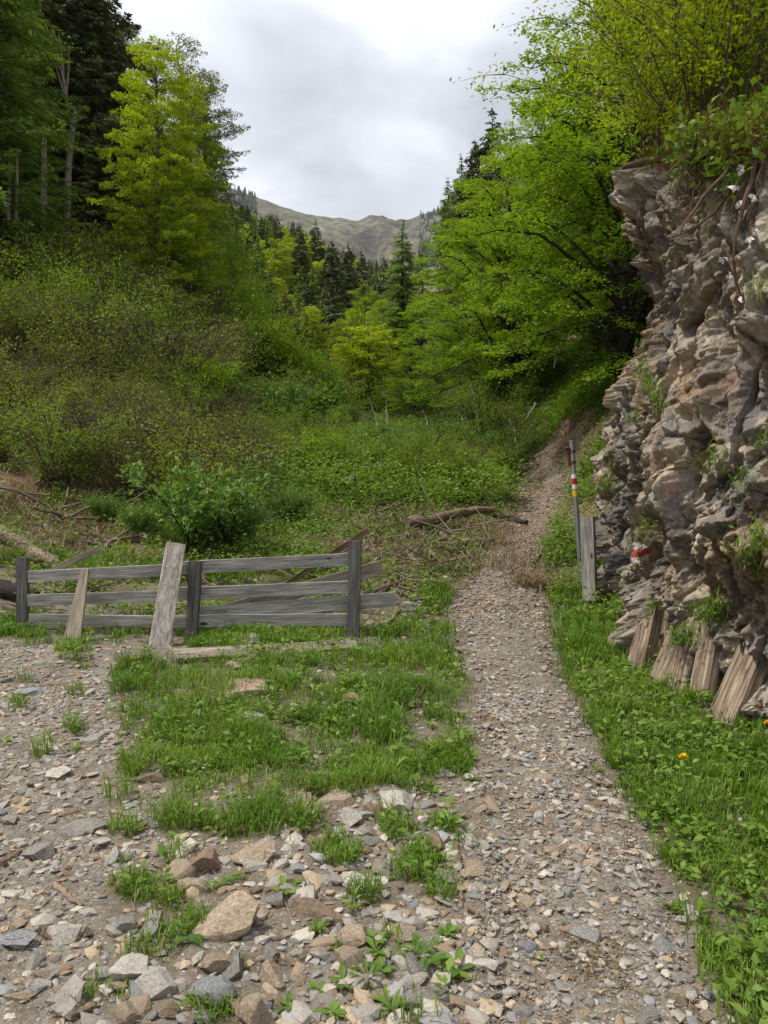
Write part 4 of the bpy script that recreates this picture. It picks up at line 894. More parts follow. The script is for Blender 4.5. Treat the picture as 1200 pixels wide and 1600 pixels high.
# ---------------------------------------------------------------- fence
def board(p0, p1, w, t, facing, tint, sag=0.0, rag=0.004, seed=0, taper=1.0, cut=(0, 0)):
    """Weathered board from p0 to p1, width w (across), thickness t along 'facing'."""
    r = np.random.default_rng(seed + 1000); p0 = np.array(p0, float); p1 = np.array(p1, float); d = p1 - p0; L = np.linalg.norm(d); d = d / L
    f = nz(np.array(facing, float) - np.dot(facing, d) * d); s = np.cross(f, d); n = max(6, int(L / 0.05))
    q = np.linspace(0, 1, n); wv = w * (1 + (taper - 1) * q) ; e1 = rag * fbm(np.stack([q * L * 4, q * 0], -1) + seed, 3, seed); e2 = rag * fbm(np.stack([q * L * 4, q * 0], -1) + seed + 50, 3, seed)
    c = p0 + d * (q * L)[:, None] - np.array([0, 0, 1]) * (sag * np.sin(q * math.pi))[:, None] + f * (0.006 * np.sin(q * 5 + seed))[:, None]
    b = 0.12 * t
    prof = [(-1, -.5, 0), (-1, .5, 0), (-1, .5, 1), (1, .5, 1), (1, .5, 0), (1, -.5, 0), (1, -.5, 1), (-1, -.5, 1)]
    pr = [(-.5, -.5 + .1), (-.5, .5 - .1), (-.5 + .03, .5), (.5 - .03, .5), (.5, .5 - .1), (.5, -.5 + .1), (.5 - .03, -.5), (-.5 + .03, -.5)]
    V = []; G = []
    for a, bb in pr:
        edge = np.where(a > 0, e1, e2) * 1.0; x = a * wv + edge * (1 if abs(a) > .3 else 0)
        dd = np.zeros(n); dd[0] = cut[0] * a * w; dd[-1] = cut[1] * a * w
        V.append(c + s * x[:, None] + f * (bb * t) + d * dd[:, None]); G.append(np.stack([q * L, x, np.full(n, bb * t)], -1))
    V = np.stack(V, 1).reshape(-1, 3); G = np.stack(G, 1).reshape(-1, 3); mb = MB(); a = np.arange(n * 8).reshape(n, 8); bq = np.roll(a, -1, 1)
    mb.add(V, np.stack([a[:-1].ravel(), bq[:-1].ravel(), bq[1:].ravel(), a[1:].ravel()], -1)[:, ::-1], tint, G)
    for k, ring in ((0, a[0]), (n - 1, a[-1])):
        cv = np.concatenate([V[ring], V[ring].mean(0)[None]]); gg = np.concatenate([G[ring], G[ring].mean(0)[None]]) * np.array([1, .4, .4]); mb.add(cv, [[j, (j + 1) % 8, 8] for j in range(8)], tint, gg)
    return mb
FD = 7.55   # depth of the fence
def fence():
    g = P(300, 1000, FD); t = empty('wooden_fence', (0, 0, 0), 'weathered grey board fence with gaps between its long rails on the yard edge', 'fence')
    fc = (0, -1, 0)
    def add(name, a, b, w, th, dp, mat, seed, lab=None, **kw):
        mb = board(P(a[0], a[1], dp), P(b[0], b[1], dp if 'd2' not in kw else kw.pop('d2')), w / F * dp, th, fc, random.random(), seed=seed, **kw)
        o = obj(name, mb.mesh(name, M[mat], smooth=False), t)
        if lab: o['label'] = lab
    add('post', (36, 1000), (35, 871), 17, .07, FD + .09, 'darkwood', 1, 'dark post at the left end'); add('post', (296, 1042), (306, 876), 17, .08, FD - .10, 'darkwood', 2, 'dark leaning middle post', taper=1.1); add('post', (551, 1012), (555, 845), 20, .085, FD - .09, 'darkwood', 3, 'dark post at the right end')
    add('rail', (44, 901), (292, 889), 18, .028, FD, 'greywood', 11); add('rail', (288, 887), (547, 874), 20, .028, FD + .004, 'greywood', 12)
    add('rail', (44, 938), (262, 931), 18, .028, FD + .002, 'greywood', 13); add('rail', (262, 929), (548, 917), 20, .028, FD, 'greywood', 14)
    add('rail', (46, 968), (300, 972), 18, .028, FD, 'greywood', 15); add('rail', (270, 971), (545, 968), 20, .028, FD + .003, 'greywood', 16)
    add('rail', (308, 960), (619, 936), 23, .026, FD + .036, 'greywood', 17, 'lowest but one rail reaching past the right post')
    add('rail', (330, 962), (597, 886), 24, .026, FD + .32, 'tanwood', 18, 'slanting brown rail behind the fence', d2=FD + .12, taper=.9)
    add('rail', (150, 988), (300, 985), 20, .026, FD + .12, 'greywood', 19)
fence()
def lone_board(name, a, b, w, th, d1, d2, mat, seed, label, cat, facing=(0, -1, 0), group=None, **kw):
    mb = board(P(a[0], a[1], d1), P(b[0], b[1], d2), w / F * d1, th, facing, random.random(), seed=seed, **kw)
    o = obj(name, mb.mesh(name, M[mat], smooth=False)); o['label'] = label; o['category'] = cat
    if group: o['group'] = group
    return o
lone_board('leaning_plank', (245, 1034), (275, 850), 32, .075, 6.95, 7.42, 'lichenwood', 31, 'broad plank spotted with pale lichen leaning on the fence', 'plank', facing=(0.35, -1, 0.2))
lone_board('leaning_plank', (110, 1018), (133, 890), 31, .03, 7.0, 7.46, 'tanwood', 32, 'short tan board leaning on the left half of the fence, narrowing upwards', 'plank', taper=.38)
_ga = ray_ground([272, 556], [1033, 1014]); _gd = proj(_ga + np.array([0, 0, .045])); 
lone_board('fallen_board', (_gd[0][0], _gd[1][0]), (_gd[0][1], _gd[1][1]), 32, .03, _gd[2][0], _gd[2][1], 'tanwood', 33, 'pale board lying in the grass along the foot of the fence', 'board', facing=(0, -0.35, 1))
lone_board('leaning_batten', (440, 918), (577, 827), 9, .035, 8.9, 8.0, 'logwood', 34, 'thin brown batten slanting up behind the right fence post', 'batten')
lone_board('leaning_batten', (75, 895), (158, 856), 10, .03, 8.4, 8.6, 'tanwood', 35, 'pale batten sticking up behind the left half of the fence', 'batten')
# post by the cliff and split timbers at its foot
lone_board('wooden_post', (922, 938), (918, 808), 21, .13, 9.0, 9.05, 'greywood', 41, 'thick grey squared post standing beside the cliff corner', 'post', facing=(-0.5, -1, 0))
def timber(a, b, w, th, d1, d2, seed, label, taper=1.0, facing=(-0.95, -0.75, 0.1), rough=0.02):
    d1 -= .16; d2 -= .22
    mb = MB(); p0, p1 = P(a[0], a[1], d1), P(b[0], b[1], d2); p0 = p0 - nz(p1 - p0) * .12; r = np.random.default_rng(seed); W0 = w / F * d1 * .9; L = np.linalg.norm(p1 - p0); d = (p1 - p0) / L
    f = nz(np.array(facing) - np.dot(facing, d) * d); s = np.cross(f, d); k = 44; n = 40; an = np.linspace(0, 2 * np.pi, k, endpoint=False)
    sq = 1 / np.maximum(np.abs(np.cos(an)), np.abs(np.sin(an))) ** 0.8; gro = 0.14 * vnoise(np.stack([np.cos(an) * 4, np.sin(an) * 4, an * 0 + seed], -1), 3) + 0.04 * vnoise(np.stack([np.cos(an) * 22, np.sin(an) * 22, an * 0 + seed], -1), 4)
    V = []; G = []
    top = L * (1 + 0.24 * vnoise(np.stack([np.cos(an) * 2.3, np.sin(an) * 2.3, an * 0 + seed], -1), 7))
    for i in range(n):
        q = i / (n - 1); R_ = sq * (1 + gro * (0.6 + 0.7 * q)) * (1 + (taper - 1) * q)
        nn = 0.03 * vnoise(np.stack([np.cos(an) * 6, np.sin(an) * 6, an * 0 + q * 5 + seed], -1), 5)
        x = np.cos(an) * (R_ + nn) * W0 / 2; y = np.sin(an) * (R_ + nn) * th * 1.35 / 2
        V.append(p0 + d * (q * top)[:, None] + s * x[:, None] + f * y[:, None]); G.append(np.stack([q * top, x, y], -1))
    V = np.concatenate(V); G = np.concatenate(G); ar = np.arange(n * k).reshape(n, k); br = np.roll(ar, -1, 1)
    t = r.random(); mb.add(V, np.stack([ar[:-1].ravel(), br[:-1].ravel(), br[1:].ravel(), ar[1:].ravel()], -1), t, G)
    # frayed top: inner rings sunk unevenly
    top_r = V[ar[-1]]; cen = top_r.mean(0); prev = top_r; pg = G[ar[-1]]
    for m_ in (0.7, 0.4, 0.12):
        ring = cen + (top_r - cen) * m_ + d * (0.10 * L * vnoise(np.stack([np.cos(an) * 3 * m_, np.sin(an) * 3 * m_, an * 0 + seed + 9], -1), 8))[:, None] - d * 0.03
        g2 = pg * np.array([1, m_, m_]); cv = np.concatenate([prev, ring]); j = np.arange(k); jn = (j + 1) % k
        mb.add(cv, np.stack([j, jn, jn + k, j + k], -1), t, np.concatenate([pg, g2])); prev = ring; pgl = g2
    mb.add(np.concatenate([prev, [prev.mean(0)]]), [[j, (j + 1) % k, k] for j in range(k)], t, np.concatenate([pgl, [pgl.mean(0)]]))
    o = obj('split_timber', mb.mesh('split_timber', M['stumpwood'], smooth=False)); o['label'] = label; o['category'] = 'timber'; o['group'] = 'split timbers at the cliff foot'
timber((996, 1062), (1016, 968), 34, .16, 6.45, 6.75, 1, 'pale split timber stub leftmost at the cliff foot', taper=.8)
timber((1034, 1048), (1052, 936), 24, .11, 6.75, 7.0, 2, 'tall slanting brown timber behind the leftmost stub', taper=.95)
timber((1034, 1082), (1066, 994), 40, .17, 6.0, 6.3, 3, 'left half of the thick squat timber block', taper=.8)
timber((1066, 1090), (1086, 1000), 42, .20, 5.85, 6.05, 4, 'right half of the thick squat timber block, dark side to the right', taper=.95)
timber((1104, 1100), (1130, 962), 44, .19, 5.6, 5.85, 5, 'tallest timber, upright and grained, right of the squat block', taper=1.0)
timber((1146, 1122), (1186, 1026), 56, .22, 5.15, 5.4, 6, 'short thick timber rightmost at the cliff foot', taper=.95)

# ---------------------------------------------------------------- marker pole
def pole():
    d = 10.6; b = P(905, 862, d); tp = P(893, 690, d); t = empty('marker_pole', tuple(b), 'slim steel pole with white, red and yellow bands beside the path', 'marker pole')
    ax = tp - b; L = np.linalg.norm(ax); r = .034
    def seg(name, a, c, rr, mat, parent=t):
        m = MB(); tube(m, [ax * a, ax * (a + c) / 2, ax * c], rr, 16); return obj(name, m.mesh(name, M[mat]), parent)
    seg('pole', -0.12, 1.0, r, 'steel'); seg('cap', 0.995, 1.012, r * 1.12, 'steel')
    for nme, a, c, mt in (('band', .665, .705, 'white'), ('band', .61, .665, 'red'), ('band', .57, .61, 'white'), ('band', .50, .555, 'yellow')):
        seg(nme, a, c, r * 1.04, mt)['label'] = mt + ' painted band'
    m = MB(); q = np.array([-0.012, 0, 0]); 
    for zz in (0.80, 0.90):
        tube(m, [ax * zz, ax * (zz + .02)], r * 1.35, 12)
    tube(m, [ax * .78 + [-.052, 0, 0], ax * .96 + [-.052, 0, 0]], .02, 4); tube(m, [ax * .94 + [-.10, -.01, 0], ax * .94 + [-.02, -.01, 0]], .022, 4)
    obj('bracket', m.mesh('bracket', M['rust']), t)
pole()

# ---------------------------------------------------------------- trail marks painted on the cliff
def paint(pxs, mat, name, label):
    """thin coat of paint that follows the rock inside a pixel polygon"""
    nU, nV = CG.shape[:2]; px, py = _cpx.reshape(nU, nV), _cpy.reshape(nU, nV)
    cx = (px[:-1, :-1] + px[1:, 1:]) / 2; cy = (py[:-1, :-1] + py[1:, 1:]) / 2; w = 1.3 * vnoise(np.stack([cx / 3, cy / 3], -1), 5)
    mk = inpoly(cx + w, cy + w, pxs) & (_cd.reshape(nU, nV)[:-1, :-1] < 9.5) & (CG[:-1, :-1, 1] < 9)
    ii, jj = np.where(mk)
    if len(ii) == 0: return
    c = np.array([0, 0, CAMZ]); A = np.stack([CG[ii, jj], CG[ii + 1, jj], CG[ii + 1, jj + 1], CG[ii, jj + 1]], 1)
    n = nz(np.cross(A[:, 1] - A[:, 0], A[:, 3] - A[:, 0])); tow = c - A[:, 0]; n = np.where((n * tow).sum(1, keepdims=True) < 0, -n, n)
    A = A + n[:, None] * 0.004; mb = MB(); mb.add(A.reshape(-1, 3), np.arange(4 * len(ii)).reshape(-1, 4)); o = obj(name, mb.mesh(name, M[mat], smooth=False), cliff); o['label'] = label
M['oldwhite'] = plain("worn_white_paint", (0.42, 0.385, 0.34), 0.8, 0, 0.5); M['oldred'] = plain("worn_red_paint", (0.30, 0.055, 0.045), 0.8, 0, 0.45); M['fadedpink'] = plain("faded_paint", (0.40, 0.27, 0.25), 0.8, 0, 0.4)
paint([(990,848),(1018,842),(1017,854),(988,861)], 'oldwhite', 'painted_stripe', 'worn white stripe of the trail mark')
paint([(988,861),(1017,854),(1016,867),(986,872)], 'oldred', 'painted_stripe', 'red stripe of the trail mark')
paint([(986,872),(1015,867),(1013,876),(990,881)], 'oldwhite', 'painted_stripe', 'worn lower white stripe of the trail mark')
paint([(1034,752),(1062,735),(1058,765),(1036,785)], 'fadedpink', 'painted_patch', 'faded old paint patch')

# ---------------------------------------------------------------- stones
def stone_mesh(seed, flat=0.6, cuts=9, sub=3, long=1.3):
    import bmesh
    r = np.random.default_rng(seed); bm = bmesh.new(); bmesh.ops.create_icosphere(bm, subdivisions=sub, radius=1.0)
    v = np.array([x.co[:] for x in bm.verts]); f = np.array([[x.index for x in fc.verts] for fc in bm.faces]); bm.free()
    for _ in range(cuts):
        n = rvec(1, r)[0]; h = 0.40 + 0.38 * r.random(); o = v @ n - h; v = v - np.maximum(o, 0)[:, None] * n
    v = v * np.array([long, 1.0, flat]) ; v = v * (1 + 0.05 * fbm(v * 3 + seed, 4, seed) + 0.02 * fbm(v * 11 + seed, 3, seed + 3))[:, None]
    v = v / (v.max(0) - v.min(0)).max() 
    return v, f
SM = []
for i in range(16):
    v, f = stone_mesh(500 + i, [.38, .55, .75, .30][i % 4], 11 + i % 6, 4); mb = MB(); mb.add(v, f, c=np.ones((len(v), 3))); me = mb.mesh('stone', M['stone'], smooth=False); SM.append((me, v.max(0) - v.min(0)))
for i in range(4):
    v, f = stone_mesh(540 + i, .75, 3, 4); mb = MB(); mb.add(v, f, c=np.ones((len(v), 3))); me = mb.mesh('stone', M['stone'], smooth=True); SM.append((me, v.max(0) - v.min(0)))
SC = {'tan': (.37, .30, .22), 'grey': (.30, .285, .26), 'light': (.50, .47, .42), 'brown': (.25, .185, .13), 'blue': (.285, .292, .302), 'red': (.29, .21, .165), 'dark': (.13, .125, .125), 'pale': (.42, .40, .36)}
SW = {'tan': 'tan', 'grey': 'grey', 'light': 'whitish', 'brown': 'brown', 'blue': 'blue grey', 'red': 'reddish brown', 'dark': 'dark grey', 'pale': 'pale grey'}
r5 = np.random.default_rng(12)
def stone(px, py, w, h, c, kind=None, label=None, group='loose stones', rot=None, g=None):
    if g is None: g = ray_ground([px], [py + h * 0.36])[0]
    d = math.hypot(g[1], CAMZ - g[2]); wm = w / F * g[1] * 1.0; hv = h / F * d; a = math.atan2(CAMZ - g[2], g[1])
    if kind is None: kind = int(r5.random() * 16)
    me, ext = SM[kind]; hz = min(max(0.5 * hv / math.cos(a), 0.16 * wm), 0.8 * wm); dy = np.clip((hv - hz * math.cos(a) * 0.8) / max(math.sin(a), 0.12), 0.45 * wm, 1.7 * wm)
    o = bpy.data.objects.new('stone', me); COL.objects.link(o); rz = r5.normal() * 0.25 if rot is None else rot
    o.scale = (wm / ext[0] * 1.06, dy / ext[1], hz * 1.35 / ext[2]); o.rotation_euler = (r5.normal() * .12, r5.normal() * .12, rz + (math.pi if r5.random() < .5 else 0))
    o.location = (g[0], g[1] + dy * 0.1, g[2] + hz * 0.22)
    k = np.array(SC[c]) * (1.02 + 0.28 * r5.random()); o.color = (*k, 1); o['category'] = 'stone'
    z = 'on the path' if path_e(g[None])[0] < 1 else ('in the right hand grass' if px > 860 else ('on the gravel yard' if px < 180 or (py < 1150 and px < 230) else ('in the grass below the fence' if py < 1200 else 'on the bare soil between yard and path')))
    o['label'] = label or f"{'flat' if h < 0.55 * w else 'blocky'} {SW[c]} stone lying {z}"
    if not label or group != 'loose stones': pass
    if not label: o['group'] = 'loose stones ' + z
    return o
ST = [(60,1328,55,35,'grey'),(25,1352,25,20,'light'),(178,1329,26,40,'pale'),(244,1326,20,22,'tan',16),(303,1382,66,28,'tan'),(397,1350,38,22,'light'),(192,1444,36,28,'grey'),(50,1450,35,22,'tan'),(135,1457,18,18,'brown'),(55,1497,18,18,'pale'),
 (157,1520,36,22,'light'),(65,1523,40,18,'tan'),(62,1538,34,16,'light'),(105,1560,28,18,'light'),(112,1578,32,30,'pale'),(203,1580,42,32,'tan',17),(240,1584,18,17,'blue'),(268,1578,26,24,'brown'),(290,1590,30,25,'tan'),(335,1505,50,35,'tan'),(15,1550,20,10,'grey'),
 (575,1312,42,18,'grey'),(575,1326,40,10,'pale'),(735,1310,26,22,'light'),(555,1351,36,12,'grey'),(592,1352,20,26,'tan'),(432,1402,30,26,'grey'),(485,1387,20,16,'grey'),(634,1457,36,30,'tan'),(425,1490,24,28,'grey'),(635,1535,24,20,'light'),(650,1562,60,26,'grey'),(645,1505,30,34,'grey'),(740,1352,30,18,'tan'),(738,1363,46,18,'tan'),(750,1387,22,18,'pale'),(742,1433,24,14,'grey'),(765,1452,18,12,'light'),(690,1545,34,20,'grey'),
 (613,1238,46,28,'tan'),(585,1262,40,28,'brown'),(565,1270,36,22,'pale'),(612,1203,26,12,'blue'),(655,1224,22,18,'tan'),(705,1210,22,10,'light'),(668,1257,26,12,'grey'),(752,1261,28,16,'tan'),(780,1287,32,16,'grey'),(738,1290,14,10,'light'),(688,1099,20,10,'light'),(530,1075,28,16,'red'),(550,1088,46,24,'brown'),(283,1080,36,12,'tan'),(730,1015,42,14,'tan'),(470,1248,36,24,'tan'),(720,1190,20,8,'tan'),
 (80,1165,32,13,'light'),(28,1252,30,14,'tan'),(22,1217,26,10,'light'),(88,1237,22,10,'pale'),(45,1079,46,16,'blue'),(12,1101,20,9,'pale'),(53,1017,26,9,'grey'),(225,1213,70,20,'brown'),(235,1170,34,18,'brown'),(78,1283,22,9,'blue'),(33,1286,16,8,'light'),(172,1060,26,10,'grey'),(12,1060,20,11,'blue'),(120,1096,24,8,'grey'),(60,1196,22,8,'pale'),(105,1258,18,8,'light'),(110,1218,18,8,'pale'),(165,1240,16,8,'light'),(240,1290,20,8,'grey'),
 (864,1328,44,20,'tan'),(898,1350,26,16,'pale'),(996,1370,16,20,'pale'),(828,1407,32,22,'tan'),(850,1450,24,22,'brown'),(828,1483,34,24,'blue'),(888,1395,24,22,'grey'),(962,1385,22,20,'grey'),(998,1398,26,13,'pale'),(1018,1436,26,14,'pale'),(1015,1460,20,14,'light'),(1070,1437,26,15,'light'),(1085,1452,22,14,'pale'),(1018,1492,32,18,'tan'),(1055,1510,18,14,'light'),(1068,1527,36,14,'grey'),(1008,1552,24,24,'tan'),(1010,1588,52,26,'grey'),(1107,1588,24,20,'tan'),(1108,1555,22,16,'blue'),(812,1578,36,26,'grey'),
 (856,1213,36,15,'tan'),(962,1253,24,15,'light'),(837,1079,30,13,'grey'),(893,1115,14,9,'light'),(897,1128,12,14,'tan'),(874,1122,14,8,'grey'),(909,1077,14,8,'light'),(945,1240,16,10,'pale'),(903,1148,10,10,'grey'),(828,1138,40,12,'grey'),(1155,1230,24,12,'grey'),(1130,1310,26,12,'pale'),(1190,1120,24,12,'pale'),(1105,1125,22,10,'tan'),(1060,1108,26,12,'grey'),
 (395,996,22,22,'grey'),(620,1015,24,10,'light'),(545,1030,14,10,'tan'),(655,1055,18,10,'pale'),(600,980,20,14,'grey'),(575,975,18,10,'tan'),(770,930,14,6,'pale'),(700,960,16,7,'grey'),(905,1010,12,7,'grey'),(500,1265,26,14,'brown'),(690,1360,22,12,'tan'),(620,1290,26,14,'grey'),(540,1300,20,10,'tan'),(400,1440,22,12,'tan'),(460,1470,20,10,'grey'),(510,1440,20,12,'grey'),(600,1440,18,10,'tan'),(590,1555,30,18,'tan'),(530,1560,22,14,'light'),(460,1530,18,12,'pale'),(490,1590,26,16,'pale'),(700,1595,24,14,'grey'),(765,1500,22,12,'pale'),(770,1555,28,14,'grey'),(900,1575,24,12,'grey'),(940,1540,22,11,'pale'),(960,1450,24,12,'grey'),(870,1290,26,10,'grey'),(800,1240,20,9,'grey'),(930,1200,22,9,'pale'),(780,1180,18,7,'grey'),(830,1255,30,12,'grey'),(885,1260,24,11,'pale'),(990,1325,22,12,'grey'),(1040,1390,22,12,'grey'),(800,1320,26,13,'grey'),(770,1385,20,11,'pale'),(910,1420,24,12,'grey'),(870,1520,26,13,'tan'),(1045,1560,20,12,'grey')]
for s_ in ST: stone(*s_)
HERO = [(276,1357,50,42,'tan',17,'rounded tan boulder, front left one of the row of brown stones'),(320,1342,54,48,'brown',2,'dark brown block with a shaded face in the row of brown stones'),(400,1330,62,38,'tan',6,'tan brown block at the right end of the row of brown stones'),(357,1420,112,70,'tan',1,'largest brown wedge shaped boulder half sunk in the soil'),
 (238,1433,38,76,'grey',5,'upright slanted slab standing beside the largest boulder'),(100,1452,58,36,'pale',3,'pale triangular flat slab on the gravel near the bottom'),(30,1466,56,32,'blue',13,'smooth dark blue grey stone at the left edge'),(203,1512,68,50,'light',4,'whitish slab edging the grass, upper one of two'),(250,1535,70,46,'light',0,'whitish slab edging the grass, lower one of two'),(30,1557,52,18,'tan',3,'thin pointed pale flake at the bottom left corner'),
 (325,1548,72,44,'blue',18,'round bluish white banded boulder at the bottom'),(365,1505,34,50,'grey',9,'rough hollowed stone standing above the round banded boulder'),(398,1582,62,60,'tan',10,'angular tan boulder cut by the bottom edge'),(563,1370,66,26,'light',7,'whitish flat slab between two grass tufts'),(495,1420,92,32,'brown',3,'long ridge shaped brown slab set in the soil'),(558,1460,56,38,'tan',19,'rounded mottled stone above the triangular one'),
 (545,1498,46,44,'tan',8,'triangular tan stone lying flat'),(423,1522,40,38,'tan',2,'angular tan stone with a small grey one on its back'),(419,1492,24,30,'grey',6,'small grey stone resting on an angular tan one'),(680,1316,38,32,'brown',9,'brown lump at the edge of the grass beside the path'),(530,1243,62,32,'tan',5,'long tan block at the lower edge of the grass'),(620,1249,54,42,'light',14,'white faced angular stone with a dark right side'),
 (545,1274,36,34,'light',11,'whitish round topped stone below the long tan block'),(642,1094,34,22,'tan',6,'lone tan block in the grass near the path'),(378,1074,74,34,'red',12,'large reddish brown boulder in the grass'),(394,1121,36,34,'grey',18,'round grey boulder below the reddish one'),(406,1153,46,14,'tan',3,'thin flat tan slab in the middle of the grass'),(365,1035,38,24,'tan',9,'tan lump in front of the fallen board'),
 (147,1151,38,22,'grey',5,'grey hump at the edge of the gravel yard'),(93,1204,34,28,'light',13,'white topped stone with a dark underside on the gravel yard'),(140,1288,74,26,'grey',0,'wide flat grey slab on the gravel yard'),(934,1365,18,20,'tan',2,'small squared yellowish stone on the path'),(968,1365,28,15,'dark',6,'small dark brown stone on the path'),(915,1460,50,40,'grey',3,'large flat grey slab bedded in the path'),
 (1034,1478,32,30,'blue',10,'blue grey angular stone at the right path edge'),(1070,1470,42,20,'grey',13,'grey stone touching the right hand grass'),(1080,1424,28,24,'pale',17,'pale rounded stone in the edge of the right hand grass'),(1065,1557,32,28,'tan',8,'tan angular stone near the bottom right of the path'),(640,942,42,22,'grey',14,'grey boulder beside the right end of the fence')]
for px, py, w, h, c, k, lab in HERO: stone(px, py, w, h, c, k, lab, g=None)
# small individual stones
def small_stones():
    n = 0; r = np.random.default_rng(8); cand = np.stack([np.where(np.arange(900) % 2, r.uniform(-20, 1150, 900), r.uniform(380, 760, 900)), np.where(np.arange(900) % 2, r.uniform(1010, 1610, 900), r.uniform(1220, 1610, 900))], -1); g = ray_ground(cand[:, 0], cand[:, 1]); gm = grass_mask(g); pe = path_e(g)
    for i in range(len(cand)):
        if n >= 112: break
        if gm[i] > 0.3 or (cand[i, 0] > 250 and cand[i, 1] < 1240 and pe[i] > 1) or cand[i,0] > 1090: continue
        w = r.uniform(11, 24) * (0.55 + 0.45 * (cand[i, 1] - 1000) / 600); c = ['grey', 'pale', 'tan', 'light', 'grey', 'blue', 'pale'][int(r.random() * 7)]
        stone(cand[i, 0], cand[i, 1], w, w * r.uniform(.35, .7), c, g=g[i]); n += 1
small_stones()
# ---------------------------------------------------------------- scattered stuff
r6 = np.random.default_rng(44)
def scatter(n, x0, x1, y0, y1, margin=90):
    x = r6.uniform(x0, x1, n); y = r6.uniform(y0, y1, n); p = np.stack([x, y, Hf(x, y)], -1); px, py, d = proj(p)
    k = (px > -margin) & (px < 1200 + margin) & (py < 1600 + margin * 2) & (d > 0.5); return p[k]
_ico = None
def gravel():
    import bmesh
    bm = bmesh.new(); bmesh.ops.create_icosphere(bm, subdivisions=1, radius=1.0); iv = np.array([x.co[:] for x in bm.verts]); fi = np.array([[x.index for x in f.verts] for f in bm.faces]); bm.free()
    pal = np.array([SC[k] for k in ('grey', 'pale', 'tan', 'grey', 'blue', 'grey', 'brown', 'pale', 'tan')]) * np.array([.98, .93, .87])
    mb = MB()
    def bunch(p, size):
        N = len(p)
        if N == 0: return
        v = iv[None] * (0.62 + 0.6 * r6.random((N, len(iv), 1)))
        sc = size[:, None] * np.stack([0.7 + 0.7 * r6.random(N), 0.5 + 0.5 * r6.random(N), 0.18 + 0.32 * r6.random(N)], -1) * 0.5
        v = v * sc[:, None]; a = r6.random(N) * 6.28; ca, sa = np.cos(a)[:, None], np.sin(a)[:, None]; tl = r6.normal(size=(N, 1)) * 0.25
        x, y, z = v[..., 0], v[..., 1], v[..., 2]; z, x = z + x * tl, x
        v = np.stack([x * ca - y * sa, x * sa + y * ca, z], -1) + p[:, None] + np.array([0, 0, 1]) * (sc[:, 2:] * 0.45)[:, None]
        c = pal[(r6.random(N) * len(pal)).astype(int)] * (0.62 + 0.62 * r6.random((N, 1))) * (1 - sstep(5, 11, p[:, 1])[:, None] * np.array([.12, .22, .28]))
        mb.add(v.reshape(-1, 3), (fi[None] + (np.arange(N) * len(iv))[:, None, None]).reshape(-1, 3), c=np.repeat(c, len(iv), 0))
    for n, y0, y1, s0, s1, pw in ((21000, 1.6, 3.3, .007, .05, 2.6), (26000, 3.0, 5.5, .009, .06, 2.6), (22000, 5.0, 9.0, .012, .065, 2.3), (60000, 8, 16, .015, .065, 2.2), (40000, 15, 29, .03, .09, 1.8)):
        p = scatter(int(n * 1.5), -6.0 if y0 < 8 else -2, 3.0 if y0 < 8 else 9, y0, y1); e = path_e(p); gm = grass_mask(p)
        gv = gravel_mask(p); px, py, d = proj(p); cl = sstep(-.3, .3, fbm(p[:, :2] * 2.5, 3, 71))
        pr = np.where(e < 0.9 + 0.25 * vnoise(p[:, :2] * 6, 3), 0.55 + 0.45 * cl, np.where(gv > 0.5, 0.5 + 0.5 * cl, np.where(p[:, 1] < 4.3, 0.5 * cl + 0.25, 0.22 * cl + 0.05)))
        pr = pr * (1 - 0.6 * gm); pr = np.where((px > 900) & (e > 1.15), pr * 0.1, pr)
        pr = np.where((p[:, 1] > 8.5) & (e > 1.25), 0.02, pr)
        k = r6.random(len(p)) < pr; p = p[k]; bunch(p + np.array([0, 0, 1]) * np.where(path_e(p) < 0.9, 0.012, 0.0)[:, None], s0 + (s1 - s0) * r6.random(len(p)) ** pw * 1.0)
    # finest chips: octahedra
    ov = np.array([(1, 0, 0), (-1, 0, 0), (0, 1, 0), (0, -1, 0), (0, 0, 1), (0, 0, -1)], float); of = np.array([[0, 2, 4], [2, 1, 4], [1, 3, 4], [3, 0, 4], [2, 0, 5], [1, 2, 5], [3, 1, 5], [0, 3, 5]])
    for n, y0, y1, s0, s1 in ((150000, 1.7, 4.6, .004, .013), (90000, 4.2, 8.5, .007, .018)):
        p = scatter(n, -4.5, 2.2, y0, y1); e = path_e(p); gv = gravel_mask(p); gm = grass_mask(p); k = r6.random(len(p)) < np.where(e < 1.1, .95, np.where(gv > .5, .9, .55)) * (1 - .75 * gm); p = p[k]; N = len(p)
        v = ov[None] * (.6 + .7 * r6.random((N, 6, 1))) * ((s0 + (s1 - s0) * r6.random(N) ** 1.5)[:, None] * np.array([[.55, .42, .25]]))[:, None]; a = r6.random(N) * 6.28; ca, sa = np.cos(a)[:, None], np.sin(a)[:, None]
        v = np.stack([v[..., 0] * ca - v[..., 1] * sa, v[..., 0] * sa + v[..., 1] * ca, v[..., 2]], -1) + p[:, None] + np.array([0, 0, 1]) * np.where(path_e(p) < .9, .012, .001)[:, None, None]
        c = pal[(r6.random(N) * len(pal)).astype(int)] * (.45 + .7 * r6.random((N, 1))); mb.add(v.reshape(-1, 3), (of[None] + (np.arange(N) * 6)[:, None, None]).reshape(-1, 3), c=np.repeat(c, 6, 0))
    cand = np.stack([r6.uniform(380, 770, 330), r6.uniform(1200, 1610, 330)], -1); cand = np.concatenate([cand, np.stack([r6.uniform(-10, 380, 170), r6.uniform(1030, 1610, 170)], -1), np.stack([r6.uniform(580, 770, 260), r6.uniform(850, 1060, 260)], -1)]); q = ray_ground(cand[:, 0], cand[:, 1]); bunch(q, (.035 + .075 * r6.random(len(q)) ** 1.6))
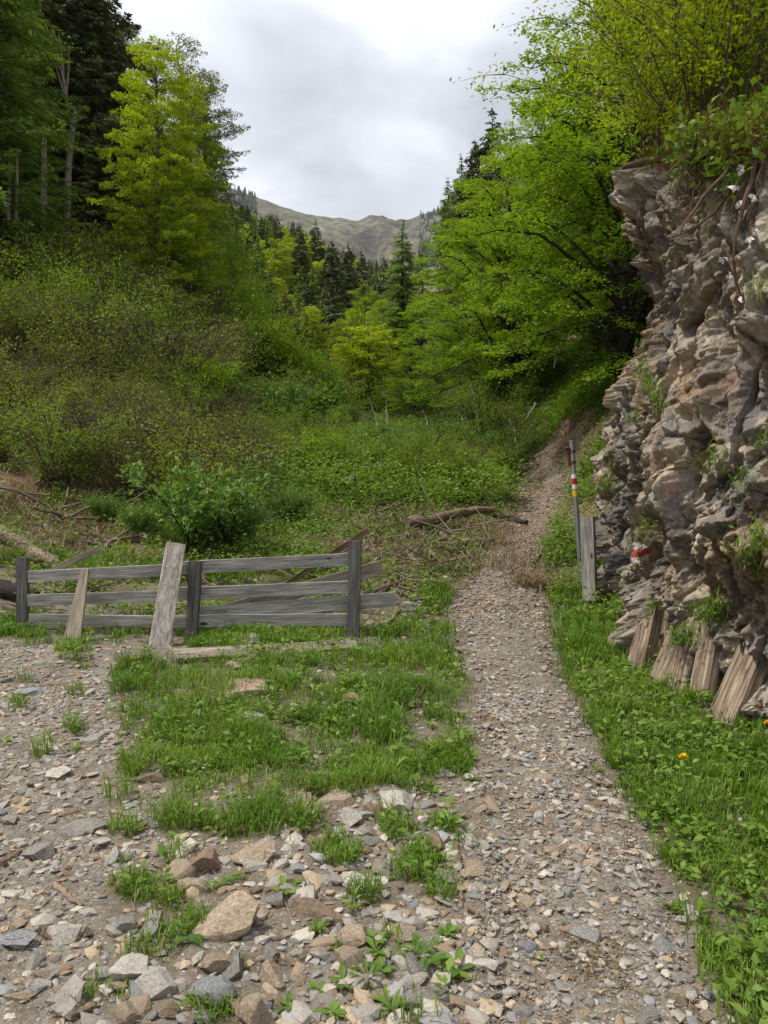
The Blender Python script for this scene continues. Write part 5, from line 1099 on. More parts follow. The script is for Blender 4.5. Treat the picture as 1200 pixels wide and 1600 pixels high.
    bx = r6.uniform(3.0, 10.0, 1500); fx = np.interp(bx, CB[3:11, 1], CB[3:11, 0]) - np.abs(r6.normal(size=1500)) * .13 - .02; q = np.stack([fx, bx, Hf(fx, bx)], -1); bunch(q, .02 + .11 * r6.random(1500) ** 2.2)
    o = obj('gravel', mb.mesh('gravel', M['pebble'], smooth=False)); o['kind'] = 'stuff'; o['label'] = 'loose grey and tan stone chips on the path, the yard and the soil'; o['category'] = 'gravel'
gravel()

def blades(mb, p, L, W_, lean, t, bend=0.5):
    """curved blades: 2 quads + tip triangle as 3 quads worth of verts"""
    N = len(p); a = r6.random(N) * 6.283; d = np.stack([np.cos(a), np.sin(a), 0 * a], -1); s = np.stack([-np.sin(a), np.cos(a), 0 * a], -1)
    L = L[:, None]; ln = lean[:, None]; up = np.array([0, 0, 1.0]); w = W_[:, None]
    c0 = p; c1 = p + up * L * 0.42 + d * L * 0.18 * ln; c2 = p + up * L * (0.78 - 0.12 * ln) + d * L * 0.48 * ln; c3 = p + up * L * (0.98 - 0.42 * ln) + d * L * (0.86 * ln)
    v = np.stack([c0 - s * w * .35, c0 + s * w * .35, c1 - s * w * .5, c1 + s * w * .5, c2 - s * w * .38, c2 + s * w * .38, c3 - s * w * .05, c3 + s * w * .05], 1)
    f = np.array([[0, 1, 3, 2], [2, 3, 5, 4], [4, 5, 7, 6]]); F_ = (f[None] + (np.arange(N) * 8)[:, None, None]).reshape(-1, 4)
    tt = np.repeat(t, 8); mb.add(v.reshape(-1, 3), F_, tt)
def grass():
    g = MB(); dr = MB()
    for n, x0, x1, y0, y1, l0, l1, w in ((160000, -2.5, 3.2, 1.7, 4.3, .05, .15, .0042), (130000, -4.5, 3.2, 4.0, 7.0, .06, .19, .0052), (80000, -5, 3.5, 6.8, 10.5, .08, .24, .008), (26000, -6, 7, 10, 17, .10, .28, .014)):
        p = scatter(n, x0, x1, y0, y1); gm = grass_mask(p); e = path_e(p)
        cl = fbm(p[:, :2] * 5.5, 3, 83); tall = sstep(-0.1, 0.45, fbm(p[:, :2] * 2.2, 3, 85)) * np.where((p[:, 1] > 5.6) & (p[:, 1] < 7.6) & (p[:, 0] < 0), .25, 1.0)
        far = p[:, 1] > 9.5
        gm = np.where(far, 0.55 * sstep(-.1, .3, fbm(p[:, :2] * .9, 3, 88)), gm)
        k = (r6.random(len(p)) < gm * np.where(p[:, 0] > .9, .9 * sstep(-.6, .3, cl), sstep(-0.5, 0.25, cl))) & (e + .25 * fbm(p[:, :2] * 4, 3, 87) > 0.78 + 0.25 * r6.random(len(p)))
        p, tall, cl = p[k], tall[k], cl[k]; N = len(p); L = l0 + (l1 - l0) * (0.25 + 0.75 * tall) * (0.35 + 0.85 * r6.random(N))
        t = np.clip(0.42 + 0.28 * fbm(p[:, :2] * 1.7, 3, 89) * 1.6 + 0.16 * r6.normal(size=N), 0, 0.95); blades(g, p - [0, 0, .004], L, w * (0.6 + 0.8 * r6.random(N)), 0.25 + 0.75 * r6.random(N) ** 1.3, t)
        m = r6.random(N) < 0.10; q = p[m]; blades(dr, q, L[m] * 0.8, np.full(len(q), w), 0.5 + 0.6 * r6.random(len(q)), r6.random(len(q)))
    p = scatter(9000, -4, 2.6, 1.7, 6.5); k = r6.random(len(p)) < .5 + .5 * sstep(-.1, .3, fbm(p[:, :2] * 3, 3, 99)); p = p[k]; N = len(p); blades(dr, p + [0, 0, .01], .02 + .05 * r6.random(N), np.full(N, .0028), 1.9 + .4 * r6.random(N), r6.random(N))
    # dry straw clumps: pale tussock by the path, dead grass on the left slope
    def straw(px, py, r, n, L):
        c = ray_ground([px], [py])[0]; q = c + np.stack([r6.normal(size=n) * r, r6.normal(size=n) * r, np.zeros(n)], -1); q[:, 2] = Hf(q[:, 0], q[:, 1]); w = 0.004 + c[1] * 0.0006
        blades(dr, q, L * (0.5 + 0.8 * r6.random(n)), np.full(n, w), 0.8 + 0.8 * r6.random(n), r6.random(n))
    straw(845, 915, .16, 900, .16); straw(930, 1495, .06, 260, .03); straw(935, 1510, .05, 200, .03)
    for i in range(26): straw(r6.uniform(-20, 160), r6.uniform(690, 880), .35, 110, .28)
    for i in range(40): straw(r6.uniform(200, 800), r6.uniform(790, 900), .25, 90, .25)
    for i in range(26): straw(r6.uniform(40, 400), r6.uniform(560, 720), .5, 110, .5)
    o = obj('grass', g.mesh('grass', M['grass'])); o['kind'] = 'stuff'; o['label'] = 'fresh green grass in tufts between the stones and beside the path'; o['category'] = 'grass'
    o = obj('dry_grass', dr.mesh('dry_grass', M['drygrass'])); o['kind'] = 'stuff'; o['label'] = 'straw coloured dead grass on the slope and beside the path'; o['category'] = 'dry grass'
grass()

def weeds():
    """low leafy ground cover"""
    mb = MB()
    def leafy(p, hmin, hmax, nl, size, tone):
        N = len(p)
        if N == 0: return
        h = hmin + (hmax - hmin) * r6.random(N); idx = np.repeat(np.arange(N), nl); M_ = len(idx); u = r6.random(M_); a = r6.random(M_) * 6.283
        d = np.stack([np.cos(a), np.sin(a), 0.1 + 0.5 * r6.random(M_)], -1); rad = (0.25 + 0.3 * r6.random(M_)) * h[idx] * (0.4 + 0.7 * u)
        c = p[idx] + np.stack([np.cos(a) * rad * .5, np.sin(a) * rad * .5, h[idx] * u], -1)
        sz = size * (0.5 + 0.9 * r6.random(M_)); t = np.clip(tone + 0.12 * r6.normal(size=N)[idx] + 0.12 * r6.normal(size=M_) + 0.2 * (u - .5), 0, 1)
        cards(mb, c, d, nz(np.array([0, 0, 1]) + r6.normal(size=(M_, 3)) * .4), sz, sz * 0.5, t)
    p = scatter(16000, -4.5, 3.2, 1.8, 10, 40); gm = grass_mask(p); e = path_e(p); cl = sstep(-.1, .35, fbm(p[:, :2] * 3.1 + 7, 3, 91)); px, py, d = proj(p)
    right = (p[:, 0] > 0.9)
    k = (r6.random(len(p)) < np.maximum(gm * (0.25 + 0.5 * cl) * np.where(right, 2.4, 1.2), 0.006)) & (e > 1.05); leafy(p[k], .02, .13, 10, .042, .48)
    # behind the fence and up the slopes
    p = scatter(26000, -9, 6, 7.9, 18, 60); e = path_e(p); cl = sstep(-.15, .3, fbm(p[:, :2] * 1.1 + 3, 4, 93)); px, py, d = proj(p); lowp = np.where(((px > 590) & (px < 830) & (py > 795) & (py < 880)) | ((px > 560) & (px < 740) & (py > 840) & (py < 1000)), .25, 1.0)
    k = (r6.random(len(p)) < (0.06 + 0.65 * cl) * lowp) & (e > 1.12); leafy(p[k], .08, .38, 11, .065, .45)
    p = scatter(26000, -22, 12, 17, 40, 60); px, py, d = proj(p); cl = sstep(-.2, .25, fbm(p[:, :2] * .6 + 3, 4, 95)); k = (r6.random(len(p)) < (0.15 + 0.8 * cl) * np.where((px < 420) & (py < 730), .4, 1)) & (path_e(p) > 1.15) & ((px < 560) | (py > 560)); leafy(p[k], .15, .6, 9, .12, .4)
    p = scatter(16000, 3, 9.5, 19, 32, 60); px, py, d = proj(p); k = inpoly(px, py, [(790,640),(870,570),(960,560),(950,640),(905,700),(862,704),(800,690)]) & (path_e(p) > 1.2) & (r6.random(len(p)) < .15 + .55 * sstep(-.2, .25, fbm(p[:, :2] * 1.2, 3, 105))); leafy(p[k], .1, .45, 10, .11, .4)
    # thicket left of the path bend
    p = scatter(30000, -6, 6, 12, 36, 60); px, py, d = proj(p); poly = [(380,770),(400,690),(560,650),(800,650),(840,700),(862,760),(835,790),(740,800),(560,800)]
    k = inpoly(px, py, poly) & (path_e(p) > 1.2) & (r6.random(len(p)) < .35); leafy(p[k], .3, 1.0, 16, .10, .5)
    o = obj('undergrowth', mb.mesh('undergrowth', M['weed'])); o['kind'] = 'stuff'; o['label'] = 'low leafy green undergrowth covering the slopes and the verge'; o['category'] = 'undergrowth'
weeds()

def litter():
    mb = MB()
    for n, x0, x1, y0, y1, sz, f in ((60000, 2, 12, 12, 32, .10, lambda px, py, p: np.exp(-(((px - 900) / 90) ** 2 + ((py - 640) / 75) ** 2)) * .5), (20000, -5, 4, 8, 14, .06, lambda px, py, p: .12 + 0 * px), (9000, -4, 3, 1.8, 8, .03, lambda px, py, p: .05 + 0 * px)):
        p = scatter(n, x0, x1, y0, y1); px, py, d = proj(p); k = (r6.random(len(p)) < f(px, py, p)); p = p[k]; N = len(p); a = r6.random(N) * 6.28
        cards(mb, p + np.array([0, 0, .01]), np.stack([np.cos(a), np.sin(a), .3 * r6.normal(size=N)], -1), nz(np.array([0, 0, 1]) + r6.normal(size=(N, 3)) * .5), sz * (.6 + .6 * r6.random(N)), sz * .6 * (.6 + .6 * r6.random(N)), r6.random(N))
    o = obj('leaf_litter', mb.mesh('leaf_litter', M['litter'])); o['kind'] = 'stuff'; o['label'] = 'brown fallen leaves on the bank above the path and among the weeds'; o['category'] = 'leaf litter'
litter()

# ---------------------------------------------------------------- sticks, logs, roots
M['debriswood'] = wood_mat("dead_stick_wood", (0.05, 0.033, 0.022), (0.17, 0.125, 0.09), (0.36, 0.30, 0.235), knots=False)
def stick(pts, r, name, label, cat, mat='logwood', group=None, lift=0.0, k=7, wob=0.02):
    """pts: photograph pixels on the ground, or (px, py, depth)"""
    q = [ray_ground([a[0]], [a[1]])[0] + [0, 0, lift + r * 0.6] if len(a) == 2 else P(*a) for a in pts]; q = np.array(q)
    s = np.linspace(0, 1, 12); t = np.linspace(0, 1, len(q)); qq = np.stack([np.interp(s, t, q[:, j]) for j in range(3)], -1); L = np.linalg.norm(qq[-1] - qq[0]); rr = np.random.default_rng(int(q[0, 0] * 1000) % 9999)
    qq += rr.normal(size=qq.shape) * wob * L * 0.3; mb = MB(); rad = np.linspace(r, r * .6, 12) * (1 + 0.12 * rr.normal(size=12)); tube(mb, qq, rad, k, rr.random())
    o = obj(name, mb.mesh(name, M[mat])); o['label'] = label; o['category'] = cat
    if group: o['group'] = group
    return o
stick([(636,838),(680,832),(722,818),(768,815)], .105, 'fallen_log', 'long brown log with an orange broken end beside the path', 'log', lift=.16, k=12)
stick([(756,805),(790,812),(822,822)], .07, 'fallen_log', 'dark rotting log end touching the path', 'log', mat='darkbark', lift=.03, k=10)
stick([(688,838),(708,850)], .06, 'fallen_log', 'short broken log piece below the long brown log', 'log', k=10)
stick([(700,862),(732,852)], .085, 'fallen_log', 'grey twisted stump end near the path', 'log', mat='stumpwood', k=12, lift=.02)
stick([(598,912),(625,898),(650,905)], .03, 'branch', 'curved pale branch right of the fence', 'branch', mat='palebark')
stick([(596,985),(625,955),(648,930)], .025, 'branch', 'thin pale branch sloping down beside the boulder near the fence', 'branch', mat='palebark')
stick([(560,915),(590,870),(628,850)], .03, 'branch', 'grey branch lying behind the right fence post', 'branch', mat='palebark')
stick([(640,870),(655,885)], .035, 'branch', 'short pale stub below the long log', 'branch', mat='palebark')
stick([(675,722,20),(680,690,20),(692,672,20)], .06, 'dead_branch', 'dark hooked branch standing up out of the thicket', 'branch', mat='darkbark')
stick([(676,700,20.2),(700,716,20),(708,722,20)], .04, 'dead_branch', 'dark branch stub beside the hooked one', 'branch', mat='darkbark')
for a, b, lab in (((600,725,19.5),(560,735,19),'grey weathered root in the thicket'), ((548,760,17),(552,738,17),'pale broken stub in the thicket'), ((600,715,21),(608,728,20),'short grey stub in the thicket'), ((618,708,22),(655,712,22),'grey branch lying over the thicket')):
    stick([a, b], .08, 'dead_branch', lab, 'branch', mat='palebark')
for a, b in (((715,640,28),(722,668,27)), ((735,600,28),(748,690,26)), ((795,655,25),(805,690,24)), ((660,640,27),(668,680,26)), ((575,620,30),(590,675,28)), ((598,610,32),(604,672,28))):
    stick([a, ((a[0] + b[0]) / 2 + 4, (a[1] + b[1]) / 2, a[2]), b], .025, 'bare_stick', 'thin pale dead stem sticking out of the thicket', 'dead stem', mat='palebark', group='dead stems in the thicket')
stick([(0,848),(30,862),(60,884),(90,896)], .12, 'fallen_log', 'thick dark log lying down the slope behind the left fence end', 'log', mat='debriswood', k=14, lift=.05)
stick([(-20,925),(30,938),(60,945)], .13, 'fallen_log', 'dark log end behind the leftmost fence post', 'log', mat='darkbark', k=12)
stick([(10,770),(60,812),(95,850)], .05, 'branch', 'grey branch down the lower left slope', 'branch', mat='palebark')
stick([(92,800),(103,782)], .03, 'branch', 'short whitish stick on the lower left slope', 'branch', mat='palebark'); stick([(72,820),(84,835)], .045, 'branch', 'pale broken stub on the lower left slope', 'branch', mat='palebark')
stick([(10,650),(18,670)], .05, 'branch', 'white stub at the left edge of the slope', 'branch', mat='palebark'); stick([(95,682),(100,695)], .04, 'branch', 'small white stub in the shrubs', 'branch', mat='palebark')
stick([(355,740),(362,790),(350,800)], .07, 'branch', 'grey dead branch behind the flowering bush', 'branch', mat='palebark')
stick([(868,470,27),(876,500,27),(884,520,27)], .07, 'dead_branch', 'pale dead limb hanging before the dark hollow', 'branch', mat='palebark')
stick([(866,575,26),(873,535,26),(893,558,26)], .03, 'dead_branch', 'thin forked pale branch under the beeches', 'branch', mat='palebark')
stick([(838,630,22),(822,655,22)], .05, 'dead_branch', 'short pale log on the leafy bank', 'branch', mat='palebark')
TW = [((86,1386),(125,1418),.014,'brown curved stick on the gravel yard'),((0,1355),(32,1333),.018,'thick brown stick cut by the left edge'),((112,1592),(150,1576),.018,'split brown stick at the bottom of the yard'),((66,1462),(84,1472),.010,'short stick beside the pale triangular slab'),((96,1424),(120,1420),.006,'thin twig under the curved stick'),((403,1471),(446,1468),.009,'pale straight stick on the bare soil'),((712,1320),(722,1355),.010,'upright looking stick beside the path edge'),((720,1380),(722,1420),.010,'long thin stick along the path edge'),((763,1535),(800,1541),.011,'brown stick on the path'),((920,1565),(955,1550),.009,'dark curved stick on the path'),((1030,1565),(1052,1590),.006,'thin dark twig on the path'),((856,1462),(872,1450),.011,'short square stick on the path'),((635,1283),(652,1300),.016,'flat splinter below the white faced stone'),((700,1485),(712,1478),.010,'short stick in the weeds'),((880,1522),(898,1540),.007,'light splinter on the path'),((978,1435),(996,1446),.006,'pale splinter on the path'),((740,1515),(728,1500),.008,'stick at the grass edge'),((360,1455),(352,1440),.005,'dry stalk by the largest boulder')]
for a, b, r, lab in TW: stick([a, b], r, 'stick', lab, 'stick', mat='logwood', wob=.05)
BR = [((612,880),(640,865),.022,'short brown branch in the rubble right of the fence, upper one'),((655,905),(690,890),.018,'thin brown branch in the rubble nearer the path'),((600,930),(622,900),.025,'stout pale branch close to the fence end'),((640,920),(662,912),.022,'stubby pale root in the rubble'),((668,862),(684,880),.035,'thick broken branch between log and path'),((705,880),(735,872),.02,'brown branch lying toward the path'),((575,862),(560,835),.02,'branch leaning behind the right fence post'),((740,800),(775,790),.03,'branch on top of the bank by the log'),((700,800),(722,812),.035,'root piece above the long log'),((648,960),(668,940),.018,'pale stick beside the grey boulder'),((480,868),(520,858),.02,'stick lying behind the right half of the fence'),((380,850),(420,862),.02,'stick behind the middle of the fence')]
for a, b, r_, lab in BR: stick([a, b], r_, 'branch', lab, 'branch', mat='logwood' if r_ > .02 else 'palebark', lift=.03)
def debris():
    mb = MB(); r = np.random.default_rng(66)
    areas = (((560, 860, 790, 870), 170, .3, 1.3, .022), ((400, 720, 840, 930), 120, .2, .9, .016), ((0, 560, 800, 960), 130, .2, .9, .016), ((0, 200, 640, 860), 90, .4, 1.6, .03), ((380, 820, 690, 800), 70, .3, 1.2, .025), ((620, 760, 880, 960), 50, .15, .5, .02), ((780, 940, 600, 700), 60, .4, 1.4, .03))
    for (x0, x1, y0, y1), n, l0, l1, rad in areas:
        G = ray_ground(r.uniform(x0, x1, n), r.uniform(y0, y1, n)); e = path_e(G)
        for g, ee in zip(G, e):
            if ee < 1.15: continue
            a = r.random() * 6.28; L = r.uniform(l0, l1); m = 6; q = np.linspace(-.5, .5, m); pts = g + np.stack([np.cos(a) * L * q, np.sin(a) * L * q, 0 * q], -1); pts[:, :2] += np.cumsum(r.normal(size=(m, 2)) * .03 * L, 0)
            pts[:, 2] = Hf(pts[:, 0], pts[:, 1]) + .02 + (q + .5) * abs(r.normal()) * .25 * L; tube(mb, pts, rad * r.uniform(.3, 1.2) * np.linspace(1, .5, m), 5, r.random())
    o = obj('woody_debris', mb.mesh('woody_debris', M['debriswood'])); o['kind'] = 'stuff'; o['label'] = 'tangle of small dead sticks and bark on the slope behind the fence'; o['category'] = 'debris'
debris()
# uprooted stump on the upper left slope
def root_plate():
    d = 27.0; c = P(145, 495, d); mb = MB(); r = np.random.default_rng(4); t = empty('uprooted_stump', (0, 0, 0), 'dark uprooted stump with pale roots and dead branches high on the left slope', 'stump')
    tube(mb, [P(95, 500, d), P(130, 497, d - .3), P(180, 508, d)], [.5, .62, .3], 12); obj('stump', mb.mesh('stump', M['darkbark']), t); rb = MB()
    for i in range(26):
        a = r.uniform(95, 190); b = a + r.normal() * 30; q = [P(a, 495 + r.normal() * 6, d - .5), P((a + b) / 2, 485 + r.normal() * 14, d - .6), P(b, 480 + r.normal() * 24, d - .6)]; tube(rb, q, [.05, .035, .012], 5, .5)
    for q in (((95,500),(115,482),(160,462),(180,447)), ((85,490),(105,476),(128,478)), ((152,432),(157,455),(160,470)), ((100,478),(130,470),(145,476)), ((200,480),(215,492),(222,500))): tube(rb, [P(x, y, d - .8) for x, y in q], np.linspace(.05, .02, len(q)), 5, .7)
    obj('roots', rb.mesh('roots', M['palebark']), t)
root_plate()
# roots and brush hanging on the cliff
def cliff_growth():
    r = np.random.default_rng(21); rb = MB()
    def root(px, py, L, rad, sw=.25):
        p = cliff_at(px, py) + np.array([-.05, -.06, 0]); q = [p]; v = np.array([r.normal() * sw, r.normal() * .1, -1])
        for i in range(7): v = nz(v + r.normal(size=3) * .28 * np.array([1, .6, .4])); q.append(q[-1] + v * L / 7)
        tube(rb, q, np.linspace(rad, rad * .3, 8), 5, r.random())
    for i in range(70): root(r.uniform(1030, 1100), r.uniform(205, 240), r.uniform(.2, .5), .006)
    for i in range(90): root(r.uniform(1090, 1215), r.uniform(150, 260), r.uniform(.25, .7), .008)
    for pth, w in ((((992,345),(1000,375),(998,410),(1004,445),(1002,470)), .028), (((1003,340),(1012,380),(1010,420)), .02), (((990,350),(996,392),(992,425),(998,460)), .016), (((1008,345),(1004,372),(1014,400)), .014)):
        q = np.array([cliff_at(x, y) for x, y in pth]) + np.array([-.06, -.08, 0]); q[:, 1] = q[:, 1] * .4 + q[:, 1].min() * .6; tube(rb, q, np.linspace(w, w * .4, len(q)), 6, .4)
    for x, y, L, w in ((1150, 240, .8, .02), (1165, 230, .9, .018), (1180, 260, 1.0, .022)): root(x, y, L, w, .1)
    tube(rb, [cliff_at(x, y) + np.array([-.04, -.08, .02]) for x, y in ((975, 272), (1000, 258), (1025, 245), (1050, 238))], [.03, .045, .04, .03], 6)
    o = obj('hanging_roots', rb.mesh('hanging_roots', M['root'])); o['kind'] = 'stuff'; o['label'] = 'thin brown roots hanging over the top of the cliff'; o['category'] = 'roots'
    # grass and weeds on ledges
    g = MB(); w = MB(); spots = [(1075, 205, 60, 22, 1), (1140, 190, 70, 40, 1), (1180, 120, 60, 60, 1), (1100, 150, 60, 40, 1), (1050, 235, 20, 10, .3), (1115, 250, 30, 15, .4), (1145, 275, 20, 20, .4), (1135, 315, 20, 14, .4), (1010, 590, 16, 26, .5), (1030, 640, 22, 20, .6), (1000, 560, 14, 20, .3), (995, 650, 12, 20, .3), (1020, 615, 12, 18, .4), (960, 740, 22, 22, .5), (945, 765, 16, 12, .5), (1015, 820, 18, 10, .5), (1000, 842, 14, 6, .4), (1122, 722, 5, 9, .3), (1158, 765, 7, 8, .3), (1190, 850, 12, 12, .5), (1195, 700, 6, 6, .2), (1030, 965, 16, 8, .6), (1120, 955, 26, 10, .8), (1110, 962, 18, 6, .6), (1075, 1000, 26, 8, .8), (1050, 1020, 14, 12, .5), (1170, 870, 16, 10, .4), (1190, 460, 10, 14, .25), (1195, 900, 10, 14, .3)]
    for x, y, sx, sy, a in spots:
        a = a if a >= .99 else a * .45
        n = int(230 * a)
        P_ = np.array([cliff_at(x + r.normal() * sx * .5, y + r.normal() * sy * .5) for _ in range(max(6, int(26 * a)))]); q = P_[(r.random(n) * len(P_)).astype(int)] + r.normal(size=(n, 3)) * .035 + np.array([-.03, -.04, 0])
        blades(g, q, .05 + .13 * r.random(n), np.full(n, .006), .5 + .9 * r.random(n), np.clip(.4 + .25 * r.normal(size=n), 0, 1))
        m = int(110 * a); q = P_[(r.random(m) * len(P_)).astype(int)] + r.normal(size=(m, 3)) * .05 + np.array([-.05, -.05, .02]); cards(w, q, nz(r.normal(size=(m, 3)) + [-.5, -.5, .2]), nz(r.normal(size=(m, 3)) * .5 + [0, 0, 1]), .02 + .03 * r.random(m), .012 + .018 * r.random(m), np.clip(.45 + .2 * r.normal(size=m), 0, 1))
    # the bank above the lip
    k = np.where((_cpy < 260) & (_cpy > -60) & (_cpx > 1010) & (_cpx < 1290) & (CGF[:, 2] > 3.7))[0]; k = k[(r.random(2600) * len(k)).astype(int)]; q = CGF[k] + r.normal(size=(len(k), 3)) * .06
    idx = np.repeat(np.arange(len(q)), 5); qq = q[idx] + r.normal(size=(len(idx), 3)) * .08 + [0, 0, .05]; cards(w, qq, nz(r.normal(size=qq.shape) + [-.3, -.3, .3]), nz(r.normal(size=qq.shape) * .5 + [0, 0, 1]), .05 + .06 * r.random(len(qq)), .03 + .03 * r.random(len(qq)), np.clip(.5 + .22 * r.normal(size=len(qq)), 0, 1))
    o = obj('cliff_grass', g.mesh('cliff_grass', M['grass'])); o['kind'] = 'stuff'; o['label'] = 'small grass tufts growing from ledges of the cliff'; o['category'] = 'grass'
    o = obj('cliff_plants', w.mesh('cliff_plants', M['weed'])); o['kind'] = 'stuff'; o['label'] = 'small leafy plants on the ledges and the bank of the cliff'; o['category'] = 'plants'
    dg = MB(); k = np.where((_cpy < 270) & (_cpy > 0) & (_cpx > 1020) & (_cpx < 1230) & (CGF[:, 2] > 3.6))[0]; k = k[(r.random(3800) * len(k)).astype(int)]; blades(dg, CGF[k] + r.normal(size=(len(k), 3)) * .03, .12 + .3 * r.random(len(k)), np.full(len(k), .006), 1 + 1.2 * r.random(len(k)), r.random(len(k)) * .6)
    o = obj('dry_brush', dg.mesh('dry_brush', M['root'] if False else M['litter'])); o['kind'] = 'stuff'; o['label'] = 'dead brown brush draped over the edge of the cliff'; o['category'] = 'brush'
    # white hanging flowers at the right edge of the cliff
    for x, y in ((1163,229),(1167,262),(1159,301),(1166,318),(1190,319),(1166,334),(1158,327),(1173,276),(1170,268),(1134,410),(1180,380),(1146,435),(1170,472),(1190,362)):
        p = cliff_at(x, y) + np.array([-.10, -.12, 0]); b = MB(); q = nz(r.normal(size=(5, 3)) * .5 + [0, 0, -1]); cards(b, np.repeat(p[None], 5, 0), q, nz(r.normal(size=(5, 3))), .05, .028, .5, fold=.3)
        o = obj('white_blossom', b.mesh('white_blossom', M['petal'])); o['label'] = 'white drooping blossom hanging at the right side of the cliff'; o['category'] = 'blossom'; o['group'] = 'white blossoms on the cliff'
cliff_growth()
# ---------------------------------------------------------------- small plants one can count
def rosette_mesh(seed, n=9, L=.09, W_=.035, up=.5):
    r = np.random.default_rng(seed); mb = MB()
    for i in range(n):
        a = i * 2.4 + r.normal() * .2; e = up * (0.4 + 0.8 * r.random()); l = L * (.6 + .6 * r.random()); w = W_ * (.7 + .5 * r.random()); q = np.linspace(0, 1, 6)
        c = np.stack([np.cos(a) * l * q, np.sin(a) * l * q, l * (e * q - .55 * e * q ** 2) + .004], -1); s = np.array([-np.sin(a), np.cos(a), 0]); wd = w * np.array([.12, .4, .85, 1, .7, .05]) / 2
        V = np.concatenate([c - s * wd[:, None] + [0, 0, .15 * w], c, c + s * wd[:, None] + [0, 0, .15 * w]]); j = np.arange(5); f = np.concatenate([np.stack([j, j + 1, j + 7, j + 6], -1), np.stack([j + 6, j + 7, j + 13, j + 12], -1)]); mb.add(V, f[:, ::-1], np.clip(.45 + .2 * r.normal(), 0, 1))
    return mb.mesh('leafy_plant', M['weed'])
RM = [rosette_mesh(i, *a) for i, a in enumerate(((7, .08, .035, .8), (9, .07, .03, .6), (12, .06, .022, 1.2), (14, .11, .022, 1.4), (10, .14, .05, .9)))]
ROS = [(497,1455,2,1),(520,1478,1,1),(590,1470,1,1.1),(588,1490,0,.9),(575,1535,3,1.2),(595,1520,1,1.2),(520,1585,1,1.1),(535,1540,0,.9),(450,1575,0,.8),(500,1550,1,.9),(445,1395,0,1),(460,1385,1,.8),(212,1300,0,1),(275,1310,1,1),(345,1385,3,.7),(360,1378,3,.7),(330,1390,3,.7),(375,1375,3,.6),(195,1345,0,.6),(118,1172,0,1),(70,1180,3,.8),(120,1140,3,1.1),(932,1206,0,.9),(905,1215,1,.9),(680,1390,1,.9),(700,1460,1,1),(715,1520,0,1.1),(700,1530,1,1),(655,1500,3,.8),(610,1460,3,.7),(1060,1425,1,1),(1050,1420,0,.8),(670,1230,1,1),(675,1240,0,1),(690,1285,1,1),(600,1290,0,.8),(320,1590,4,.6),(345,1575,4,.6),(310,1575,3,1),(610,1580,3,1.1),(370,1510,0,.8),(730,1218,1,.9),(740,1220,3,.7),(1120,1320,1,1.1),(1130,1350,0,1.4),(1190,1370,4,.8),(1180,1450,4,.7),(1180,1160,4,.7),(1130,1250,1,1),(960,1200,4,.5),(520,1070,4,.45),(500,1100,4,.4),(360,1200,4,.4),(640,1045,1,1),(235,1110,1,.9),(260,1100,1,.9),(255,1175,1,.9),(280,1190,1,.9),(470,1290,4,.5),(510,1290,4,.4),(890,1320,0,.4),(835,1500,0,.6),(1140,1420,1,.8),(1100,1280,4,.5),(1150,1380,4,.6),(1010,1235,4,.4)]
for x, y, k, s in ROS:
    g = ray_ground([x], [y])[0]; o = obj('leafy_plant', RM[k], loc=tuple(g)); o.rotation_euler = (0, 0, random.random() * 6); s = s * (.5 if k >= 3 else .72); o.scale = (s, s, s); o['category'] = 'plant'
    z = 'on the bare soil between the stones' if x < 760 and y > 1230 else ('in the right hand grass' if x > 860 else ('on the path' if 760 <= x <= 860 and y > 1230 else 'in the grass and gravel below the fence'))
    o['label'] = 'small green leafy plant growing ' + z; o['group'] = 'small leafy plants ' + z
def big_weed(px, py, label, s=1.0):
    g = ray_ground([px], [py])[0]; mb = MB(); r = np.random.default_rng(int(px))
    for i in range(9):
        a = r.random() * 6.28; L = .22 * s * (.7 + .5 * r.random()); e = .5 + .5 * r.random(); q = np.linspace(.15, 1, 9); c = np.stack([np.cos(a) * L * q, np.sin(a) * L * q, L * (e * q - .6 * e * q ** 2)], -1)
        d = np.array([np.cos(a), np.sin(a), 0]); sd = np.array([-np.sin(a), np.cos(a), 0])
        tube(mb, c, .0035 * s, 4, .7)
        for sgn in (-1, 1): cards(mb, c, nz(d * .6 + sd * sgn + [0, 0, .15]), np.tile([0, 0, 1.], (9, 1)), .065 * s * np.sin(q * 2.7 + .3), .024 * s, .5 + .1 * r.normal())
        cards(mb, c[-1:], d[None], np.array([[0, 0, 1.]]), .05 * s, .03 * s, .5)
    o = obj('lobed_plant', mb.mesh('lobed_plant', M['fresh']), loc=tuple(g)); o['label'] = label; o['category'] = 'plant'
big_weed(1040, 1150, 'large lobed leafy plant in the grass below the split timbers', .75); big_weed(1085, 1145, 'second lobed leafy plant, right of the first below the timbers', .7); big_weed(1110, 1170, 'low lobed plant right of the two large ones', .55)
big_weed(668, 1500, 'feathery leaved weed beside the path near the bottom', .42); big_weed(292, 1465, 'dark toothed weed in front of the largest boulder', .4)
